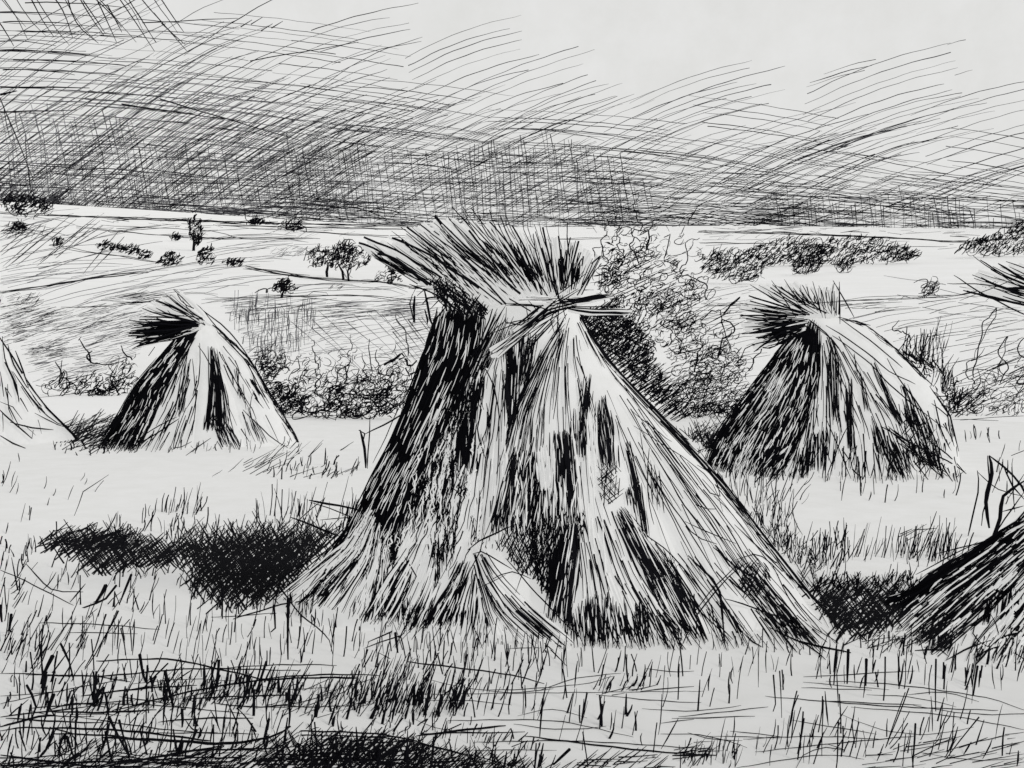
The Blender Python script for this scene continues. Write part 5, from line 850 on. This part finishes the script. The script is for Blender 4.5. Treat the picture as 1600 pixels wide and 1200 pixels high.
edge(K3, [(326, 504), (346, 520), (388, 560), (412, 600), (436, 640), (466, 690)], 36, (14, 46), 1.3, K3.m(.045)); edge(K3, [(292, 516), (252, 560), (212, 606), (190, 650), (158, 700)], 60, (12, 40), 1.4, K3.m(.045)); band(K3, L2, R2, 50, (.1, 1), (.03, .09), 1.0, K3.m(.055), 1, taper='both')
for q in [[(398, 610), (390, 640), (404, 690)], [(350, 560), (370, 600), (390, 640)], [(404, 560), (430, 620)], [(380, 600), (384, 640)], [(440, 660), (456, 690)], [(352, 620), (366, 680)], [(300, 560), (306, 620), (300, 680)]]: l_(q, 1.4)
K3.rear(300); K3.finish()
S = Strokes(); D = 14.3; FANK[0] = .5
fan(S, [(314, 514), (312, 508), (308, 502)], [(212, 544), (198, 520), (206, 496)], 110, 24, 2.9, D, .3, start=(0, .5), whw=3); fan(S, [(306, 506), (314, 506)], [(210, 540), (216, 496)], 60, 0, 3, D, .3, start=(0, .3), ln=(.5, .85))
fan(S, [(310, 504), (318, 500), (330, 508)], [(220, 484), (240, 466), (276, 452)], 28, 34, 2.0, D, .3, start=(0, .6), whw=5)
for q, w_ in [([(240, 467), (270, 480), (314, 506)], 2.2), ([(222, 482), (260, 494), (310, 506)], 2.4), ([(201, 500), (250, 506), (310, 508)], 2.2), ([(198, 520), (260, 516), (312, 508)], 2.6), ([(264, 462), (290, 484), (312, 502)], 1.6), ([(270, 452), (300, 480)], 1.8), ([(206, 545), (240, 530), (300, 512)], 2.4), ([(232, 556), (242, 542)], 2.6)]: stroke(S, q, w_, m_depth(D - .1), 0, 'both')
build('straw_head', S, K3.t)
FANK[0] = .4
# stack cut by the left edge of the view
K4 = Stack('pale straw stack at the far left edge of the field', [(515, -40, -10), (560, -70, 20), (600, -100, 42), (640, -130, 72), (668, -150, 100), (686, -160, 118)], 15.0, .5, [-1.57, -.5, .5, 1.57], seed=8)
b, wv, t_, l_ = shorthand(K4, (.01, .03, .045))
for q, w_ in [([(3, 525), (8, 560), (24, 600), (30, 628)], 1.8), ([(12, 538), (22, 570), (42, 606)], 2), ([(24, 548), (36, 580), (45, 606)], 2.2), ([(20, 580), (40, 610), (70, 645)], 1.6), ([(36, 606), (60, 636), (90, 662), (112, 668)], 1.7), ([(54, 645), (90, 664), (104, 668)], 1.5), ([(0, 640), (20, 660), (50, 685)], 2.4), ([(16, 660), (50, 668), (84, 672)], 2), ([(0, 628), (20, 636), (34, 655)], 1.5), ([(0, 580), (6, 620)], 1.6), ([(12, 600), (14, 640), (20, 656)], 1.5), ([(50, 684), (52, 672)], 2), ([(0, 681), (20, 692), (40, 700)], 2.6), ([(18, 586), (28, 620)], 1.8), ([(26, 600), (30, 626)], 1.8), ([(70, 636), (100, 664)], 1.3), ([(40, 600), (70, 646)], 1.3)]: l_(q, w_)
t_([(-30, 540), (-90, 680)], [(10, 560), (90, 676)], 60, (0, 1), (.1, .3), 1.6)
K4.rear(300); K4.finish()
S = Strokes(); fan(S, [(-32, 520), (-18, 518)], [(-110, 470), (10, 450)], 50, 40, 2, 14.8, .3, whw=4); build('straw_head', S, K4.t)
# stack cut by the right edge of the view
K5 = Stack('dark straw stack cut off by the right edge, close beside the big one', [(478, 1700, 1830), (520, 1690, 1850), (640, 1672, 1900), (740, 1656, 1960), (812, 1606, 2010), (860, 1536, 2050), (920, 1450, 2090), (966, 1376, 2110)], 5.9, .5, [-1.57, -1.0, -.5, 0, .7, 1.57], seed=9)
# its long left slope, as the drawing shows it
b, wv, t_, l_ = shorthand(K5)
L5 = [(1600, 812), (1540, 850), (1450, 905), (1385, 965)]; R5 = [(1640, 850), (1590, 900), (1530, 960), (1460, 1015)]
b(L5, R5, 560, (0, 1), (.12, .3), 3.2); b(L5, R5, 130, (0, .9), (.1, .2), 3.8, s=(0, .5)); wv(L5, R5, 50, (.05, 1), (.08, .2), 2.6, s=(.1, 1)); t_(L5, R5, 60, (0, 1), (.12, .3), 2)  # shaded left slope, darkened by ink strokes
L6 = [(1660, 850), (1600, 920), (1520, 1016)]; R6 = [(1700, 860), (1650, 950), (1600, 1035)]
b(L6, R6, 150, (0, 1), (.15, .4), 3.2, wig=.8); wv(L6, R6, 70, (0, 1), (.15, .4), 4, wig=.8); t_(L6, R6, 60, (0, 1), (.15, .4), 2.2, wig=1)
b([(1545, 900), (1536, 975)], [(1586, 880), (1570, 960)], 90, ln=(.2, .5), w=3.6); b([(1450, 960), (1440, 1000)], [(1500, 960), (1480, 1005)], 80, ln=(.3, .7), w=3.4); b([(1580, 930), (1570, 1000)], [(1610, 900), (1610, 980)], 60, ln=(.2, .5), w=3.6)
t_([(1380, 970), (1376, 1000)], [(1500, 985), (1490, 1020)], 90, (0, 1), (.4, .9), 2.3); t_([(1500, 990), (1480, 1030)], [(1620, 990), (1610, 1035)], 60, (0, 1), (.4, .9), 2.6)
for q, w_ in [([(1600, 815), (1540, 850), (1450, 900), (1372, 985)], 2.6), ([(1524, 1040), (1560, 1000), (1610, 985)], 3), ([(1528, 1034), (1526, 1026), (1560, 1010)], 3.4), ([(1462, 865), (1540, 845), (1600, 815)], 2), ([(1530, 960), (1520, 990), (1544, 1010), (1560, 990), (1548, 960)], 2), ([(1500, 870), (1560, 846), (1600, 826)], 2), ([(1480, 1030), (1520, 1010), (1550, 1000)], 2.4), ([(1570, 1010), (1600, 980)], 3), ([(1585, 1020), (1600, 1030)], 4)]: l_(q, w_)
L7 = [(1700, 500), (1690, 640), (1668, 850), (1650, 1030)]; R7 = [(1840, 500), (1890, 640), (2000, 850), (2080, 990)]
t_(L7, R7, 300, (0, 1), (.1, .35), 1.9); b([(1700, 560), (1690, 700), (1650, 840)], [(1740, 560), (1740, 700), (1720, 860)], 160, ln=(.12, .35), w=2.6); b([(1760, 800), (1750, 1020)], [(1800, 800), (1810, 1020)], 90, ln=(.15, .4), w=2.6); b([(1880, 820), (1900, 1000)], [(1910, 800), (1960, 1000)], 70, ln=(.15, .4), w=2.6)
K5.rear(500); K5.finish()
S = Strokes(); D = 5.7
fan(S, [(1690, 500), (1720, 486), (1760, 480)], [(1500, 455), (1520, 420), (1570, 400)], 50, 16, 2.6, D, .25, start=(0, .6), whw=5, ln=(.6, 1)); fan(S, [(1730, 490), (1800, 490)], [(1600, 380), (1860, 360)], 90, 50, 2.4, D, .25)
for q, w_ in [([(1490, 430), (1545, 464), (1620, 500)], 2), ([(1532, 406), (1570, 430), (1640, 460)], 2.2), ([(1505, 454), (1540, 462), (1640, 486)], 3.2), ([(1520, 400), (1580, 440), (1640, 470)], 1.5), ([(1560, 412), (1600, 436), (1650, 460)], 3), ([(1480, 443), (1540, 445), (1600, 455)], 1.5), ([(1500, 470), (1600, 430)], 1.2), ([(1570, 450), (1610, 452), (1650, 470)], 4), ([(1540, 440), (1600, 462)], 2.6)]: stroke(S, q, w_, m_depth(D - .05), 0, 'both')
build('straw_head', S, K5.t)
